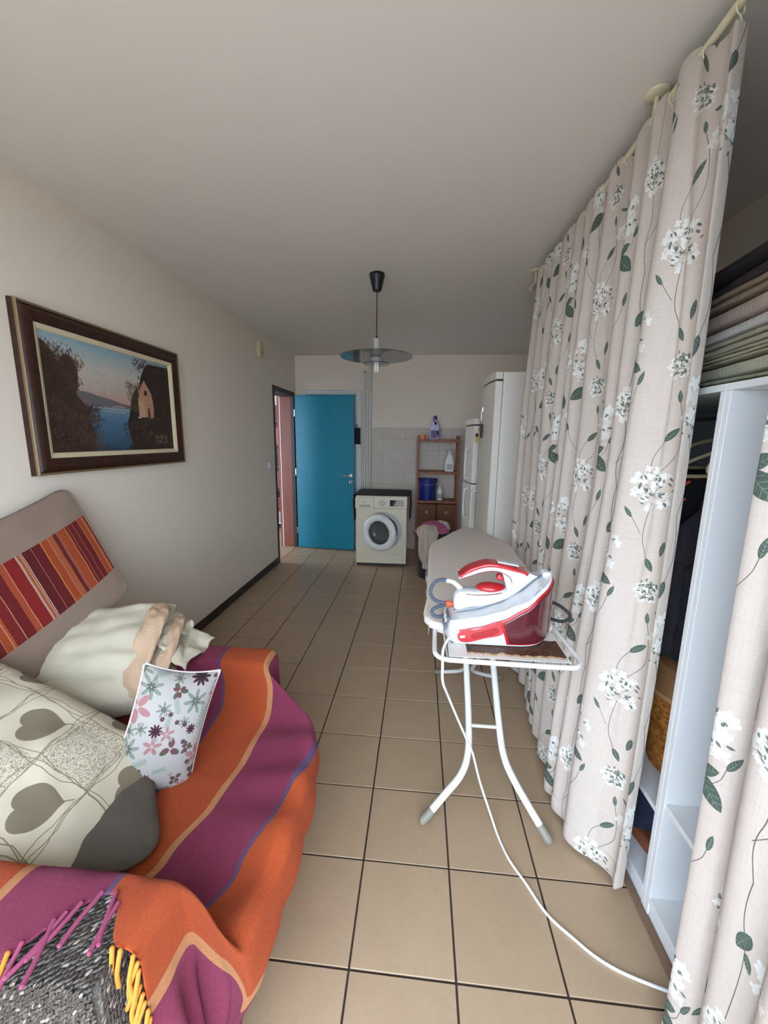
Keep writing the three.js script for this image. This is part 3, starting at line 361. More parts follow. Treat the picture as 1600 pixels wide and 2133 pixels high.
// ---------------------------------------------------------------- wicker armchair
{
  const a = thing('wicker_armchair', 'deep dark wicker armchair mostly hidden under an orange throw', 'armchair', [0, 0, 0]);
  const wk = std(lin(0.085, 0.068, 0.055), 0.55, { bumpMap: fuzzBump, bumpScale: 0.004 });
  part('armrest', bx(-1.44, -0.325, 0.02, 0.628, 0.59, 0.74, 0.03), wk, a, 'woven armrest'); part('armrest', bx(-1.44, -0.445, 0.02, 0.598, -0.335, -0.215, 0.03), wk, a, 'woven armrest');
  part('backrest', bx(-1.505, -1.39, 0.02, 0.86, -0.335, 0.74, 0.03), wk, a); part('seat_base', bx(-1.40, -0.30, 0.05, 0.29, -0.21, 0.585, 0.02), wk, a); part('seat_cushion', bx(-1.38, -0.265, 0.285, 0.392, -0.195, 0.565, 0.045), std(lin(0.5, 0.45, 0.38), 0.9), a);
  for (const [x, z] of [[-1.4, 0.70], [-0.37, 0.70], [-1.4, -0.30], [-0.49, -0.30]]) part('foot', mv(cyl(0.022, 0.018, 0.03, 14), x, 0.015, z), M.dark, a);
  // woven strands of the near armrest
  const r = rng(31), seg = [];
  const strand = (p, rot, l, tone) => { const g = new THREE.SphereGeometry(1, 6, 4); g.scale(l, 0.0031, 0.0027); g.applyMatrix4(rot); g.translate(p.x, p.y, p.z); seg[tone].push(g); };
  for (let k = 0; k < 3; k++) seg.push([]);
  const turn = (a, b) => a.clone().multiply(new THREE.Matrix4().makeRotationZ(b)), I4 = new THREE.Matrix4(), X4 = new THREE.Matrix4().makeRotationX(-Math.PI / 2), F4 = new THREE.Matrix4().makeRotationY(Math.PI / 2);
  const tone = () => { const q = r(); return q < 0.62 ? 0 : q < 0.92 ? 1 : 2; }, j = () => (r() - 0.5) * 0.004, tw = (i, k) => 1.05 + 0.5 * (r() - 0.5) - ((i + k) % 2) * 0.35;
  for (let i = 0; i < 88; i++) for (let k = 0; k < 40; k++) strand(V(-0.94 + i * 0.0069 + j(), 0.255 + k * 0.0094 + (i % 2) * 0.0047 + j(), 0.7405 + j() * 0.5), turn(I4, tw(i, k)), 0.0075, tone());
  for (let i = 0; i < 88; i++) for (let k = 0; k < 16; k++) strand(V(-0.94 + i * 0.0069 + j(), 0.6285 + j() * 0.5, 0.595 + k * 0.0094 + (i % 2) * 0.0047 + j()), turn(X4, tw(i, k)), 0.0075, tone());
  for (let i = 0; i < 21; i++) for (let k = 0; k < 40; k++) strand(V(-0.3245 + j() * 0.5, 0.255 + k * 0.0094 + (i % 2) * 0.0047 + j(), 0.597 + i * 0.0069), turn(F4, tw(i, k)), 0.0075, tone());
  [[0.045, 0.035, 0.027], [0.09, 0.072, 0.057], [0.25, 0.21, 0.17]].forEach((c, k) => part('weave', seg[k], std(lin(...c), 0.42), a, 'glossy woven wicker strands', 'stuff'));
}
// ---------------------------------------------------------------- striped throw over the armchair
{
  const stripe = canvasTex(1024, 256, (c, w, h) => {
    const band = (a, b, col) => { c.fillStyle = col; c.fillRect(a * w, 0, (b - a) * w + 1, h); };
    band(0, 0.46, '#9c3558'); band(0.46, 0.49, '#6d5078'); band(0.49, 0.945, '#d0551f'); band(0.945, 1, '#e39a63');
    const r = rng(4); for (let i = 0; i < 26000; i++) { c.fillStyle = r() > 0.5 ? 'rgba(255,220,190,0.06)' : 'rgba(60,0,10,0.07)'; if (r() > 0.5) c.fillRect(r() * w, r() * h, 1, 5); else c.fillRect(r() * w, r() * h, 6, 1); }
  });
  const knots = [[0.748, 0.55, -0.285], [0.752, 0.60, -0.285], [0.735, 0.640, -0.285], [0.69, 0.645, -0.285], [0.62, 0.645, -0.28], [0.582, 0.635, -0.275], [0.568, 0.59, -0.255], [0.562, 0.50, -0.215], [0.54, 0.435, -0.19], [0.48, 0.42, -0.182], [0.3, 0.422, -0.172], [0.1, 0.42, -0.178], [-0.08, 0.425, -0.20], [-0.165, 0.445, -0.24], [-0.195, 0.51, -0.32], [-0.207, 0.585, -0.395], [-0.225, 0.612, -0.415], [-0.28, 0.616, -0.42], [-0.33, 0.61, -0.42], [-0.35, 0.575, -0.425], [-0.358, 0.48, -0.425], [-0.365, 0.30, -0.42]];
  const curve = new THREE.CatmullRomCurve3(knots.map(([z, y, x]) => V(z, y, x)), false, 'catmullrom', 0.4); curve.arcLengthDivisions = 600;
  const len = curve.getLength(), at = (u) => curve.getPointAt(clamp(u));
  const start = (x) => x < -0.62 ? 0.0 : x < -0.5 ? lerp(0.0, 0.045, smooth(-0.62, -0.5, x)) : lerp(0.045, 0.112, smooth(-0.5, -0.37, x)) - 0.04 * smooth(-0.36, -0.29, x);
  const tanX = (() => { const k = [[0, -0.60], [0.12, -0.585], [0.20, -0.56], [0.27, -0.50], [0.34, -0.455], [0.42, -0.41], [0.52, -0.392], [0.62, -0.388], [0.70, -0.39], [0.80, -0.42], [1, -0.44]]; return (u) => { for (let i = 1; i < k.length; i++) if (u <= k[i][0]) return lerp(k[i - 1][1], k[i][1], smooth(k[i - 1][0], k[i][0], u)); return k[k.length - 1][1]; }; })();
  const x0 = -1.33;
  const point = (s, t) => { // s across the arms, t from the back over the front edge and down
    const su = t < 0.5 ? s : s, top = clamp(t / 0.55), down = clamp((t - 0.55) / 0.45);
    const uGuess = lerp(0, 1, su); const xfEnd = at(uGuess).z; const xHere = lerp(x0, xfEnd, top);
    const u = lerp(start(xHere), 1, s), q = at(u), xf = q.z, z = q.x, y = q.y;
    const armN = smooth(0.54, 0.60, z) , armF = smooth(-0.16, -0.20, z);
    let X = lerp(x0, xf - 0.035, top), Y = y, Zz = z, arc = X;
    const seatZone = (1 - armN) * (1 - armF);
    Y += seatZone * (0.010 * nz(X * 5, z * 6, 3) + 0.008 * Math.sin(z * 34 + X * 9 + 3 * nz(X * 3, z * 3, 9)) * smooth(-0.55, -0.25, X)) + 0.004 * nz(X * 9, z * 9, 1);
    if (down > 0) {
      const hem = lerp(0.045, 0.10, armF), drop = (Y - hem) * down, R = 0.035, L = (Y - hem);
      const d = drop; const bend = Math.min(d, R * 1.57) / R; X = xf - R + R * Math.sin(bend) + R * 0; Y = Y - R * (1 - Math.cos(bend)) - Math.max(0, d - R * 1.57);
      X += R * 0.0; const k = smooth(0.0, 0.35, d);
      X += k * (0.022 * Math.sin(s * 120 + 2.2 * nz(s * 19, 0, 4)) * (0.25 + armN * 1.0 + 0.3 * armF) * smooth(0.15, 0.7, down) + 0.016 * Math.sin(s * 58) * smooth(0.05, 0.5, down) + 0.02 * nz(s * 14, down * 2, 6)) - seatZone * 0.085 * smooth(0.3, 1, down) + seatZone * 0.022 * Math.sin(down * Math.PI);
      X += armN * 0.012 * smooth(0, 0.5, down); Zz += k * (0.015 * armN * down - 0.03 * armF * down + 0.02 * Math.cos(s * 58) * seatZone * down);
      arc = xf - R + d * (0.48 * seatZone + 0.72 * armN + 0.9 * armF);
    }
    return { p: V(X, Y, Zz), c: (arc - tanX(u)) / 0.385, u };
  };
  const g = sheet((a, b) => point(a, b).p, 200, 130, 0.005, (a, b) => { const q = point(a, b); return [q.c, q.u * len * 2.6]; });
  const t = thing('throw_blanket', 'orange and magenta striped cotton throw draped over the armchair', 'throw', [0, 0, 0]);
  part('fabric', g, std(0xffffff, 0.92, { map: stripe, bumpMap: clothBump, bumpScale: 0.0022 }), t);
  const r = rng(9), tm = { m: std(lin(0.24, 0.04, 0.09), 0.9), o: std(lin(0.54, 0.185, 0.018), 0.9) };
  const tassel = (p, d, l, m) => { const e = p.clone().addScaledVector(d, l), mid = p.clone().lerp(e, 0.5).add(V((r() - 0.5) * 0.012, 0, 0.006)); part('tassel', tube([p, mid, e], 0.0042, 10, 6), m, t, m === tm.o ? 'orange fringe tassel' : 'magenta fringe tassel'); };
  const hang = (b, d, l, m) => { const q = point(0, b); tassel(q.p.clone().add(V(0, 0.006, 0)), V(...d).normalize(), l, m); };
  for (const [b, d, l, m] of [[0.438, [0, -1, 0.12], 0.10, tm.o], [0.455, [0.12, -0.6, 0.8], 0.10, tm.o], [0.461, [0.22, -0.45, 0.9], 0.095, tm.m], [0.474, [0.3, -0.06, 1], 0.085, tm.m], [0.479, [-0.25, -0.06, 1], 0.09, tm.m], [0.486, [-0.3, -0.05, 1], 0.085, tm.m], [0.498, [-0.12, -0.03, 1], 0.08, tm.m], [0.512, [0.25, -0.03, 1], 0.09, tm.m], [0.522, [0.2, -0.03, 1], 0.06, tm.m]]) hang(b, d, l, m);
  for (let i = 0; i < 26; i++) { const q = point(0, lerp(0.545, 0.86, i / 25)); tassel(q.p.clone().add(V((r() - 0.6) * 0.012, 0.004, 0.006)), V((r() - 0.85) * 0.45, -1, 0.12 * r() + 0.05).normalize(), 0.05 + r() * 0.035, tm.o); }
}
// ---------------------------------------------------------------- cushions and bedding on the armchair
{ // striped back cushion leaning on the wall
  const C = thing('striped_cushion', 'large taupe cushion with red and orange stripe band leaning on wall', 'cushion', [0, 0, 0]);
  const Tf = V(-1.455, 1.265, -0.505), Bf = V(-1.20, 0.775, -0.50), dir = V(0.0, -0.27, 1).normalize(), L = 0.95, th = 0.095;
  const st = canvasTex(1024, 512, (c, w, h) => {
    c.fillStyle = '#9a8371'; c.fillRect(0, 0, w, h); const r = rng(15); const a = 0.27 * h, b = 0.775 * h; // band across the cushion, stripes run top to bottom
    const S = [[8, '#7a1612'], [10, '#b4562c'], [3, '#d9a183'], [26, '#a8451d'], [2, '#d9a183'], [30, '#6e0f10'], [2, '#c98d72'], [26, '#701012'], [2, '#c98d72'], [12, '#6e0f10'], [4, '#cf8d55'], [40, '#a8451d'], [2, '#caa08a'], [4, '#6e0f10'], [2, '#caa08a'], [18, '#6a0e10'], [26, '#ad5a33'], [2, '#d9a183'], [34, '#a8441b'], [5, '#d98a3e'], [44, '#6a0d10'], [2, '#d08f78'], [40, '#5e0a0e'], [4, '#d6b6a0'], [3, '#3a0a0a'], [3, '#d6b6a0'], [12, '#b4562c'], [8, '#b9a893'], [50, '#8c1412'], [3, '#d9a183'], [24, '#ad4a28'], [40, '#6e0f10'], [3, '#d9a183'], [30, '#7a1612']];
    let x = 6; while (x < w) for (const [n, col] of S) { c.fillStyle = col; c.fillRect(x, a, n * 1.02 + 1, b - a); x += n * 1.02; if (x > w) break; }
    for (let i = 0; i < 9000; i++) { c.fillStyle = r() > 0.5 ? 'rgba(255,235,215,0.05)' : 'rgba(30,0,0,0.06)'; c.fillRect(r() * w, r() * h, 1 + r() * 3, 1); }
  });
  const down = Bf.clone().sub(Tf), nrm = dir.clone().cross(down).normalize(); if (nrm.x < 0) nrm.negate();
  const bulge = (u, v) => Math.pow(Math.max(0, 1 - Math.pow(Math.abs(2 * u - 1), 5)), 0.5) * Math.pow(Math.max(0, 1 - Math.pow(Math.abs(2 * v - 1), 5)), 0.5);
  const P = (u, v, k) => Tf.clone().addScaledVector(dir, u * L).addScaledVector(down, v).addScaledVector(V(0, -1, 0), 0.012 * Math.sin(u * 5)).addScaledVector(nrm, k * (0.034 + (th / 2 - 0.034) * bulge(u, v)) + 0.005 * nz(u * 8, v * 6, 2) * bulge(u, v) - 0.034);
  const Hh = down.length(), rd = 0.055, round = (u, v) => { const ru = rd / L * 2, rv = rd / Hh * 2; let a = 2 * u - 1, b = 2 * v - 1; const da = (Math.abs(a) - (1 - ru)) / ru, db = (Math.abs(b) - (1 - rv)) / rv; if (da > 0 && db > 0) { const m = Math.max(da, db), l = Math.hypot(da, db); a = Math.sign(a) * (1 - ru + ru * da * m / l); b = Math.sign(b) * (1 - rv + rv * db * m / l); } return [(a + 1) / 2, (b + 1) / 2]; };
  const N = 60, pos = [], uv = [], idx = [], W = N + 1; for (const k of [1, -1]) for (let j = 0; j <= N; j++) for (let i = 0; i <= N; i++) { const [u, v] = round(0.5 - 0.5 * Math.cos(Math.PI * i / N), 0.5 - 0.5 * Math.cos(Math.PI * j / N)), p = P(u, v, k); pos.push(p.x, p.y, p.z); uv.push(u, 1 - v); }
  const MM = W * W, q4 = (a, b, c, d) => idx.push(a, b, c, a, c, d); for (let j = 0; j < N; j++) for (let i = 0; i < N; i++) { const a = j * W + i; q4(a, a + W, a + W + 1, a + 1); q4(MM + a, MM + a + 1, MM + a + W + 1, MM + a + W); }
  const gf = new THREE.BufferGeometry(); gf.setAttribute('position', new THREE.Float32BufferAttribute(pos, 3)); gf.setAttribute('uv', new THREE.Float32BufferAttribute(uv, 2)); gf.setIndex(idx); gf.computeVertexNormals();
  part('cover', gf, std(0xffffff, 0.9, { map: st, bumpMap: clothBump, bumpScale: 0.0015, side: THREE.DoubleSide }), C);
  const rim = (t) => { t = ((t % 1) + 1) % 1; const e = t * 4, k = Math.floor(e), f = e - k; return round(...(k === 0 ? [f, 0] : k === 1 ? [1, f] : k === 2 ? [1 - f, 1] : [0, 1 - f])); };
  const band = (t0, t1, n) => sheet((a, b) => { const [u, v] = rim(lerp(t0, t1, a)); return P(u, v, lerp(1.02, -1.02, b)).addScaledVector(dir, (u - 0.5) * 0.014 * Math.sin(b * Math.PI)).addScaledVector(down, (v - 0.5) * 0.02 * Math.sin(b * Math.PI)); }, n, 8, 0.003, (a, b) => [a * (t1 - t0) * 3, b * 0.1]);
  part('gusset', band(0.02, 0.86, 160), std(lin(0.31, 0.245, 0.19), 0.9, { bumpMap: clothBump, bumpScale: 0.0015 }), C, 'taupe side gusset'); part('gusset', band(0.86, 1.02, 60), std(lin(0.15, 0.014, 0.016), 0.9), C, 'dark red corner gusset');
  const pipe = (t0, t1, k) => tube(Array.from({ length: 60 }, (_, i) => P(...rim(lerp(t0, t1, i / 59)), k * 1.04)), 0.0034, 160, 6); part('piping', [pipe(0, 0.999, 1)], std(lin(0.20, 0.15, 0.115), 0.9), C); part('piping', [pipe(0, 0.999, -1)], std(lin(0.18, 0.13, 0.10), 0.9), C);
}
const leafTex = canvasTex(1024, 1024, (c, w, h) => { // beige pillowcase: loose line grid, skeleton leaves, speckled squares
  const r = rng(52); c.fillStyle = '#cfc3a9'; c.fillRect(0, 0, w, h); const q = 238;
  for (let i = -1; i < 5; i++) for (let j = -1; j < 5; j++) {
    const x = 70 + i * q, y = 80 + j * q, kind = (i + j + 30) % 2 ? ((i - j + 31) % 4 > 1 ? 1 : 3) : 0;
    if (kind === 1) { for (let k = 0; k < 2600; k++) { c.fillStyle = `rgba(${96 + r() * 30 | 0},${84 + r() * 25 | 0},${74 + r() * 22 | 0},${0.35 + r() * 0.3})`; c.fillRect(x + r() * q, y + r() * q, 2 + r() * 3, 2 + r() * 2); } }
    else if (!kind) { c.save(); c.translate(x + q / 2, y + q / 2 + 8); c.scale(0.82, 0.82); c.rotate(-0.64 + 0.25 * (r() - 0.5)); c.fillStyle = '#7f725d'; c.beginPath(); c.moveTo(0, 118); c.bezierCurveTo(10, 92, 116, 66, 96, -28); c.bezierCurveTo(84, -92, 22, -92, 0, -62); c.bezierCurveTo(-22, -92, -90, -92, -98, -26); c.bezierCurveTo(-110, 62, -14, 90, 0, 118); c.fill(); c.strokeStyle = '#7d705b'; c.lineWidth = 5; c.beginPath(); c.moveTo(0, 60); c.lineTo(4, 150); c.stroke(); c.restore(); }
  }
  c.strokeStyle = '#8a7b5f'; for (let i = -1; i < 5; i++) for (let k = 0; k < 3; k++) for (const d of [0, 1]) { c.lineWidth = 3.2; c.beginPath(); for (let s = 0; s <= 24; s++) { const a = s / 24 * w, o = 70 + i * q + (k - 1) * 9 + 9 * Math.sin(s * 0.7 + k * 2 + i) + 5 * Math.sin(s * 1.9 + k); d ? c.lineTo(o, a) : c.lineTo(a, o + 10); } c.stroke(); }
});
function cushion(name, label, w, h, t, mat, pos, n, up, o = {}, edge) { const q = thing(name, label, 'cushion'); part('cover', pillow(w, h, t, o), mat, q); if (edge) part('piping', pillowEdge(w, h, o.pinch ?? 0.06, edge[0]), edge[1], q); place(q, pos, n, up); return q; }
const leafMap = leafTex.clone(); leafMap.repeat.set(0.66, 1); leafMap.offset.set(0.0, 0.07);
cushion('bed_pillow', 'beige pillow printed with brown leaves and loose grid lines', 0.47, 0.70, 0.20, std(0xffffff, 0.92, { map: leafMap, bumpMap: clothBump, bumpScale: 0.001 }), V(-0.94, 0.60, 0.325), V(0.43, 0.9, 0.06), V(-0.9, 0.43, 0.0), { n: 44, pinch: 0.04, puff: 0.42, wr: 0.012, seed: 4 }, [0.004, std(lin(0.36, 0.28, 0.24), 0.9)]);
cushion('brown_cushion', 'plain olive brown cushion squeezed under the leaf printed pillow', 0.37, 0.37, 0.10, std(lin(0.092, 0.072, 0.054), 0.95, { bumpMap: fuzzBump, bumpScale: 0.002 }), V(-0.725, 0.472, 0.355), V(0.12, 0.98, 0.06), V(-0.75, 0.1, 0.6), { n: 40, pinch: 0.02, wr: 0.016, seed: 14, rc: 0.4 });
const flowerTex = canvasTex(1024, 1024, (c, w, h) => {
  const r = rng(83); c.fillStyle = '#c8c1bb'; c.fillRect(0, 0, w, h);
  const petal = (n, R, wd, col, cx, cy, rot) => { c.fillStyle = col; for (let k = 0; k < n; k++) { const a = rot + k / n * 6.283; c.save(); c.translate(cx, cy); c.rotate(a); c.beginPath(); c.ellipse(R * 0.58, 0, R * 0.45, wd, 0, 0, 7); c.fill(); c.restore(); } };
  const spots = []; for (let k = 0; k < 900 && spots.length < 110; k++) { const x = r() * w, y = r() * h, R = 30 + r() * 46; if (spots.every((s) => Math.hypot(s[0] - x, s[1] - y) > (s[2] + R) * 0.8)) spots.push([x, y, R]); }
  spots.forEach(([x, y, R], i) => { const k = i % 5; if (k === 0) { petal(10, R * 0.8, R * 0.13, '#4a2730', x, y, r() * 6); c.fillStyle = '#3a1c24'; c.beginPath(); c.arc(x, y, R * 0.28, 0, 7); c.fill(); } else if (k === 1) petal(5, R * 1.15, R * 0.25, '#b98584', x, y, r() * 6); else if (k === 2) { petal(7, R, R * 0.16, '#8f978a', x, y, r() * 6); petal(7, R * 0.4, R * 0.06, '#4f5348', x, y, r() * 6); } else if (k === 3) { c.save(); c.translate(x, y); c.rotate(r() * 6); c.strokeStyle = '#98a596'; c.lineWidth = 4; c.beginPath(); c.moveTo(-R, 0); c.lineTo(R, 0); c.stroke(); c.fillStyle = '#9dab9c'; for (let m = -3; m <= 3; m++) for (const s of [-1, 1]) { c.save(); c.translate(m * R * 0.3, 0); c.rotate(s * 0.9); c.beginPath(); c.ellipse(R * 0.28, 0, R * 0.26, R * 0.08, 0, 0, 7); c.fill(); c.restore(); } c.restore(); } else { petal(3, R * 0.9, R * 0.24, '#5f6148', x, y, r() * 6); petal(3, R * 0.7, R * 0.2, '#7c4a52', x, y, r() * 6); } });
  for (let i = 0; i < 60; i++) petal(6, 14, 4, i % 2 ? '#55303a' : '#a9a49a', r() * w, r() * h, r());
});
{
  const flowerMap = flowerTex.clone(); flowerMap.repeat.set(0.44, 0.68);
  const q = cushion('floral_cushion', 'small white cushion with plum and sage flower print and mauve back', 0.235, 0.375, 0.15, std(0xffffff, 0.92, { map: flowerMap, bumpMap: clothBump, bumpScale: 0.001 }), V(-0.625, 0.575, 0.115), V(0.60, 0.30, 0.74), V(0.20, 0.9, -0.33), { n: 40, pinch: 0.09, wr: 0.006, seed: 24 }, [0.004, std(lin(0.62, 0.55, 0.56), 0.9)]);
  const b = pillow(0.24, 0.38, 0.175, { n: 40, pinch: 0.09, wr: 0.006, seed: 24 }); // mauve back half
  const ix = b.index.array, half = ix.length / 2, keep = []; for (let k = 0; k < ix.length; k += 3) if (ix[k] >= 41 * 41) keep.push(ix[k], ix[k + 1], ix[k + 2]); b.setIndex(keep); b.translate(0, 0, -0.0012);
  part('back_cover', b, std(lin(0.36, 0.22, 0.29), 0.92, { side: THREE.DoubleSide }), q, 'mauve back');
}
{ // folded quilt in the far corner of the chair: soft layers with a peach border turned over
  const Q = thing('folded_quilt', 'folded cream quilt with peach border stuffed beside the striped cushion', 'quilt', [0, 0, 0]);
  const cream = std(lin(0.60, 0.54, 0.41), 0.95, { bumpMap: fuzzBump, bumpScale: 0.003, side: THREE.DoubleSide }), peach = std(lin(0.58, 0.40, 0.26), 0.95, { bumpMap: fuzzBump, bumpScale: 0.004 });
  const lump = (cx, cy, cz, w, h, d, sd, rot, tip) => { const g = pillow(w, d, h, { n: 34, pinch: 0.03, puff: 0.36, wr: 0.024, seed: sd }); g.rotateX(-Math.PI / 2 + tip); g.rotateY(rot); g.translate(cx, cy, cz); part('layer', g, cream, Q); };
  lump(-1.06, 0.555, -0.185, 0.56, 0.20, 0.40, 3, 0.35, 0.30); lump(-1.10, 0.655, -0.235, 0.46, 0.15, 0.38, 7, 0.40, 0.34);
  const strip = (o, w, sd) => sheet((a, b) => { const p = [V(-0.985, 0.735, -0.43), V(-0.955, 0.745, -0.36), V(-0.92, 0.73, -0.27), V(-0.90, 0.675, -0.17), V(-0.885, 0.60, -0.09), V(-0.88, 0.53, -0.05)], c = new THREE.CatmullRomCurve3(p).getPoint(b), ang = (a - 0.5) * 3.0; return c.add(V(o[0] + Math.sin(ang) * w, o[1] + Math.cos(ang) * 0.015 + 0.016 * nz(a * 3, b * 7, sd), o[2] + Math.sin(ang) * 0.012 + 0.008 * nz(b * 6, a, sd))); }, 18, 44, 0.007, (a, b) => [a * 0.1, b * 0.5]);
  part('border', strip([0, -0.004, 0], 0.052, 1), peach, Q, 'peach quilted border'); part('border', strip([0.088, -0.05, 0.01], 0.034, 5), peach, Q, 'peach quilted border');
  const flap = (x, y, z, w, d, sd, dn) => sheet((u, v) => V(x + u * w + 0.02 * nz(u * 3, v * 3, sd), y + 0.016 * nz(u * 5, v * 5, sd) - dn * u * u + 0.012 * Math.sin(v * 9 + sd) * u, z + v * d + u * 0.06), 26, 22, 0.009, (u, v) => [u * 0.3, v * 0.2]);
  part('corner_flap', flap(-0.95, 0.70, -0.46, 0.13, 0.22, 3, 0.03), cream, Q); part('corner_flap', flap(-0.93, 0.655, -0.42, 0.22, 0.22, 8, 0.03), cream, Q);
}

// ---------------------------------------------------------------- printed curtains on the ceiling rail
const REP = 0.66;
const floralTex = canvasTex(1400, 1400, (c, w, h) => {
  const r = rng(101); c.fillStyle = '#cabdb1'; c.fillRect(0, 0, w, h);
  for (let i = 0; i < 5200; i++) { const hor = r() > 0.45, l = 20 + r() * 120; c.fillStyle = r() > 0.5 ? 'rgba(255,246,236,0.10)' : 'rgba(120,98,84,0.09)'; hor ? c.fillRect(r() * w, r() * h, l, 1.4) : c.fillRect(r() * w, r() * h, 1.4, l); }
  const wrap = (f) => { for (const dx of [-w, 0, w]) for (const dy of [-h, 0, h]) { c.save(); c.translate(dx, dy); f(rng(7)); c.restore(); } };
  const stem = (pts, lw = 5, col = '#5b5f57') => { c.strokeStyle = col; c.lineWidth = lw; c.lineCap = 'round'; c.beginPath(); c.moveTo(...pts[0]); for (let i = 1; i < pts.length - 1; i++) { const a = pts[i], b = pts[i + 1]; c.quadraticCurveTo(a[0], a[1], (a[0] + b[0]) / 2, (a[1] + b[1]) / 2); } c.lineTo(...pts[pts.length - 1]); c.stroke(); };
  const leaf = (x, y, l, wd, a, col = '#48574c') => { c.save(); c.translate(x, y); c.rotate(a); c.fillStyle = col; c.beginPath(); c.moveTo(0, 0); c.bezierCurveTo(l * 0.2, -wd, l * 0.7, -wd, l, 0); c.bezierCurveTo(l * 0.65, wd * 0.95, l * 0.2, wd * 0.9, 0, 0); c.fill(); c.strokeStyle = 'rgba(160,176,160,0.75)'; c.lineWidth = Math.max(1.5, l * 0.012); c.beginPath(); c.moveTo(0, 0); c.quadraticCurveTo(l * 0.5, wd * 0.12, l * 0.95, 0); for (let k = 1; k < 5; k++) { c.moveTo(l * k * 0.18, wd * 0.05); c.lineTo(l * (k * 0.18 + 0.14), -wd * 0.5); c.moveTo(l * k * 0.18, wd * 0.05); c.lineTo(l * (k * 0.18 + 0.14), wd * 0.55); } c.stroke(); c.restore(); };
  const floret = (x, y, s, rr, col) => { c.fillStyle = col; const a0 = rr() * 6; for (let k = 0; k < 4; k++) { const a = a0 + k * 1.571; c.beginPath(); c.ellipse(x + Math.cos(a) * s * 0.6, y + Math.sin(a) * s * 0.6, s * 0.62, s * 0.44, a, 0, 7); c.fill(); } };
  const cluster = (cx, cy, R, rr) => { for (let i = 0; i < 42; i++) { const a = rr() * 6.283, d = Math.sqrt(rr()) * R * 1.08; floret(cx + Math.cos(a) * d, cy + Math.sin(a) * d * 1.1, R * 0.13 + rr() * 7, rr, rr() > 0.35 ? '#e2dfd8' : '#d6d2c9'); } for (let i = 0; i < 26; i++) { const a = rr() * 6.283, d = Math.sqrt(rr()) * R * 0.95; leaf(cx + Math.cos(a) * d, cy + Math.sin(a) * d, 14 + rr() * 24, 5 + rr() * 6, rr() * 6.283, '#3c4640'); } for (let i = 0; i < 8; i++) { const a = rr() * 6.283; stem([[cx, cy + R * 0.3], [cx + Math.cos(a) * R * 0.5, cy + Math.sin(a) * R * 0.5]], 2.4, '#6b6f64'); } };
  wrap((rr) => {
    stem([[330, 520], [318, 760], [372, 960], [330, 1160], [352, 1400]], 4.4); stem([[372, 960], [440, 860], [470, 730]], 3.6); stem([[330, 1160], [250, 1060], [236, 980]], 3.4);
    stem([[960, 1060], [1010, 1260], [980, 1400], [950, 1520]], 4.4); stem([[950, 120], [990, 330], [930, 520]], 4); stem([[1010, 1260], [1100, 1180], [1120, 1090]], 3.4); stem([[990, 330], [1080, 220], [1100, 130]], 3.4); stem([[640, 60], [600, 260], [660, 420]], 3.6); stem([[600, 260], [540, 160]], 3);
    leaf(352, 610, 165, 66, 2.5); leaf(356, 600, 130, 46, 0.35); leaf(236, 985, 90, 22, -2.0); leaf(470, 735, 92, 20, -1.2); leaf(1120, 1095, 96, 24, -1.0); leaf(1100, 135, 96, 20, -1.4); leaf(1004, 1190, 170, 64, 0.75); leaf(990, 1180, 120, 42, -0.5); leaf(930, 515, 130, 38, 1.9); leaf(540, 165, 84, 18, -2.2); leaf(660, 420, 100, 24, 1.1); leaf(1300, 640, 150, 54, 1.2); leaf(660, 1080, 116, 30, -0.7); leaf(120, 230, 110, 40, 2.0); leaf(770, 760, 74, 16, 0.4);
    stem([[1300, 640], [1240, 560], [1236, 470]], 3.4); stem([[80, 900], [110, 1060], [60, 1230], [90, 1400]], 4); stem([[60, 1230], [150, 1120], [170, 1040]], 3.2); stem([[90, 0], [70, 160], [120, 330], [84, 770]], 4); leaf(170, 1040, 80, 17, -1.1); leaf(112, 320, 84, 20, 1.2); stem([[1270, 460], [1300, 760], [1240, 980], [1290, 1180]], 4); leaf(1240, 980, 96, 22, 2.2); stem([[1240, 980], [1330, 880], [1344, 800]], 3.2); leaf(1290, 1180, 120, 40, 1.0); leaf(760, 300, 104, 26, 1.8); stem([[640, 1290], [760, 1180], [770, 1010], [730, 860]], 3.8); leaf(730, 860, 78, 18, -1.7); stem([[660, 1080], [600, 1160], [610, 1290]], 3.6);
    cluster(330, 400, 158, rr); cluster(955, 940, 172, rr); cluster(640, 1370, 118, rr); cluster(1270, 380, 106, rr); cluster(80, 830, 92, rr); cluster(700, 640, 70, rr);
  });
}, 1, 1);
const linenMat = std(0xffffff, 0.9, { map: floralTex, bumpMap: clothBump, bumpScale: 0.0008 });
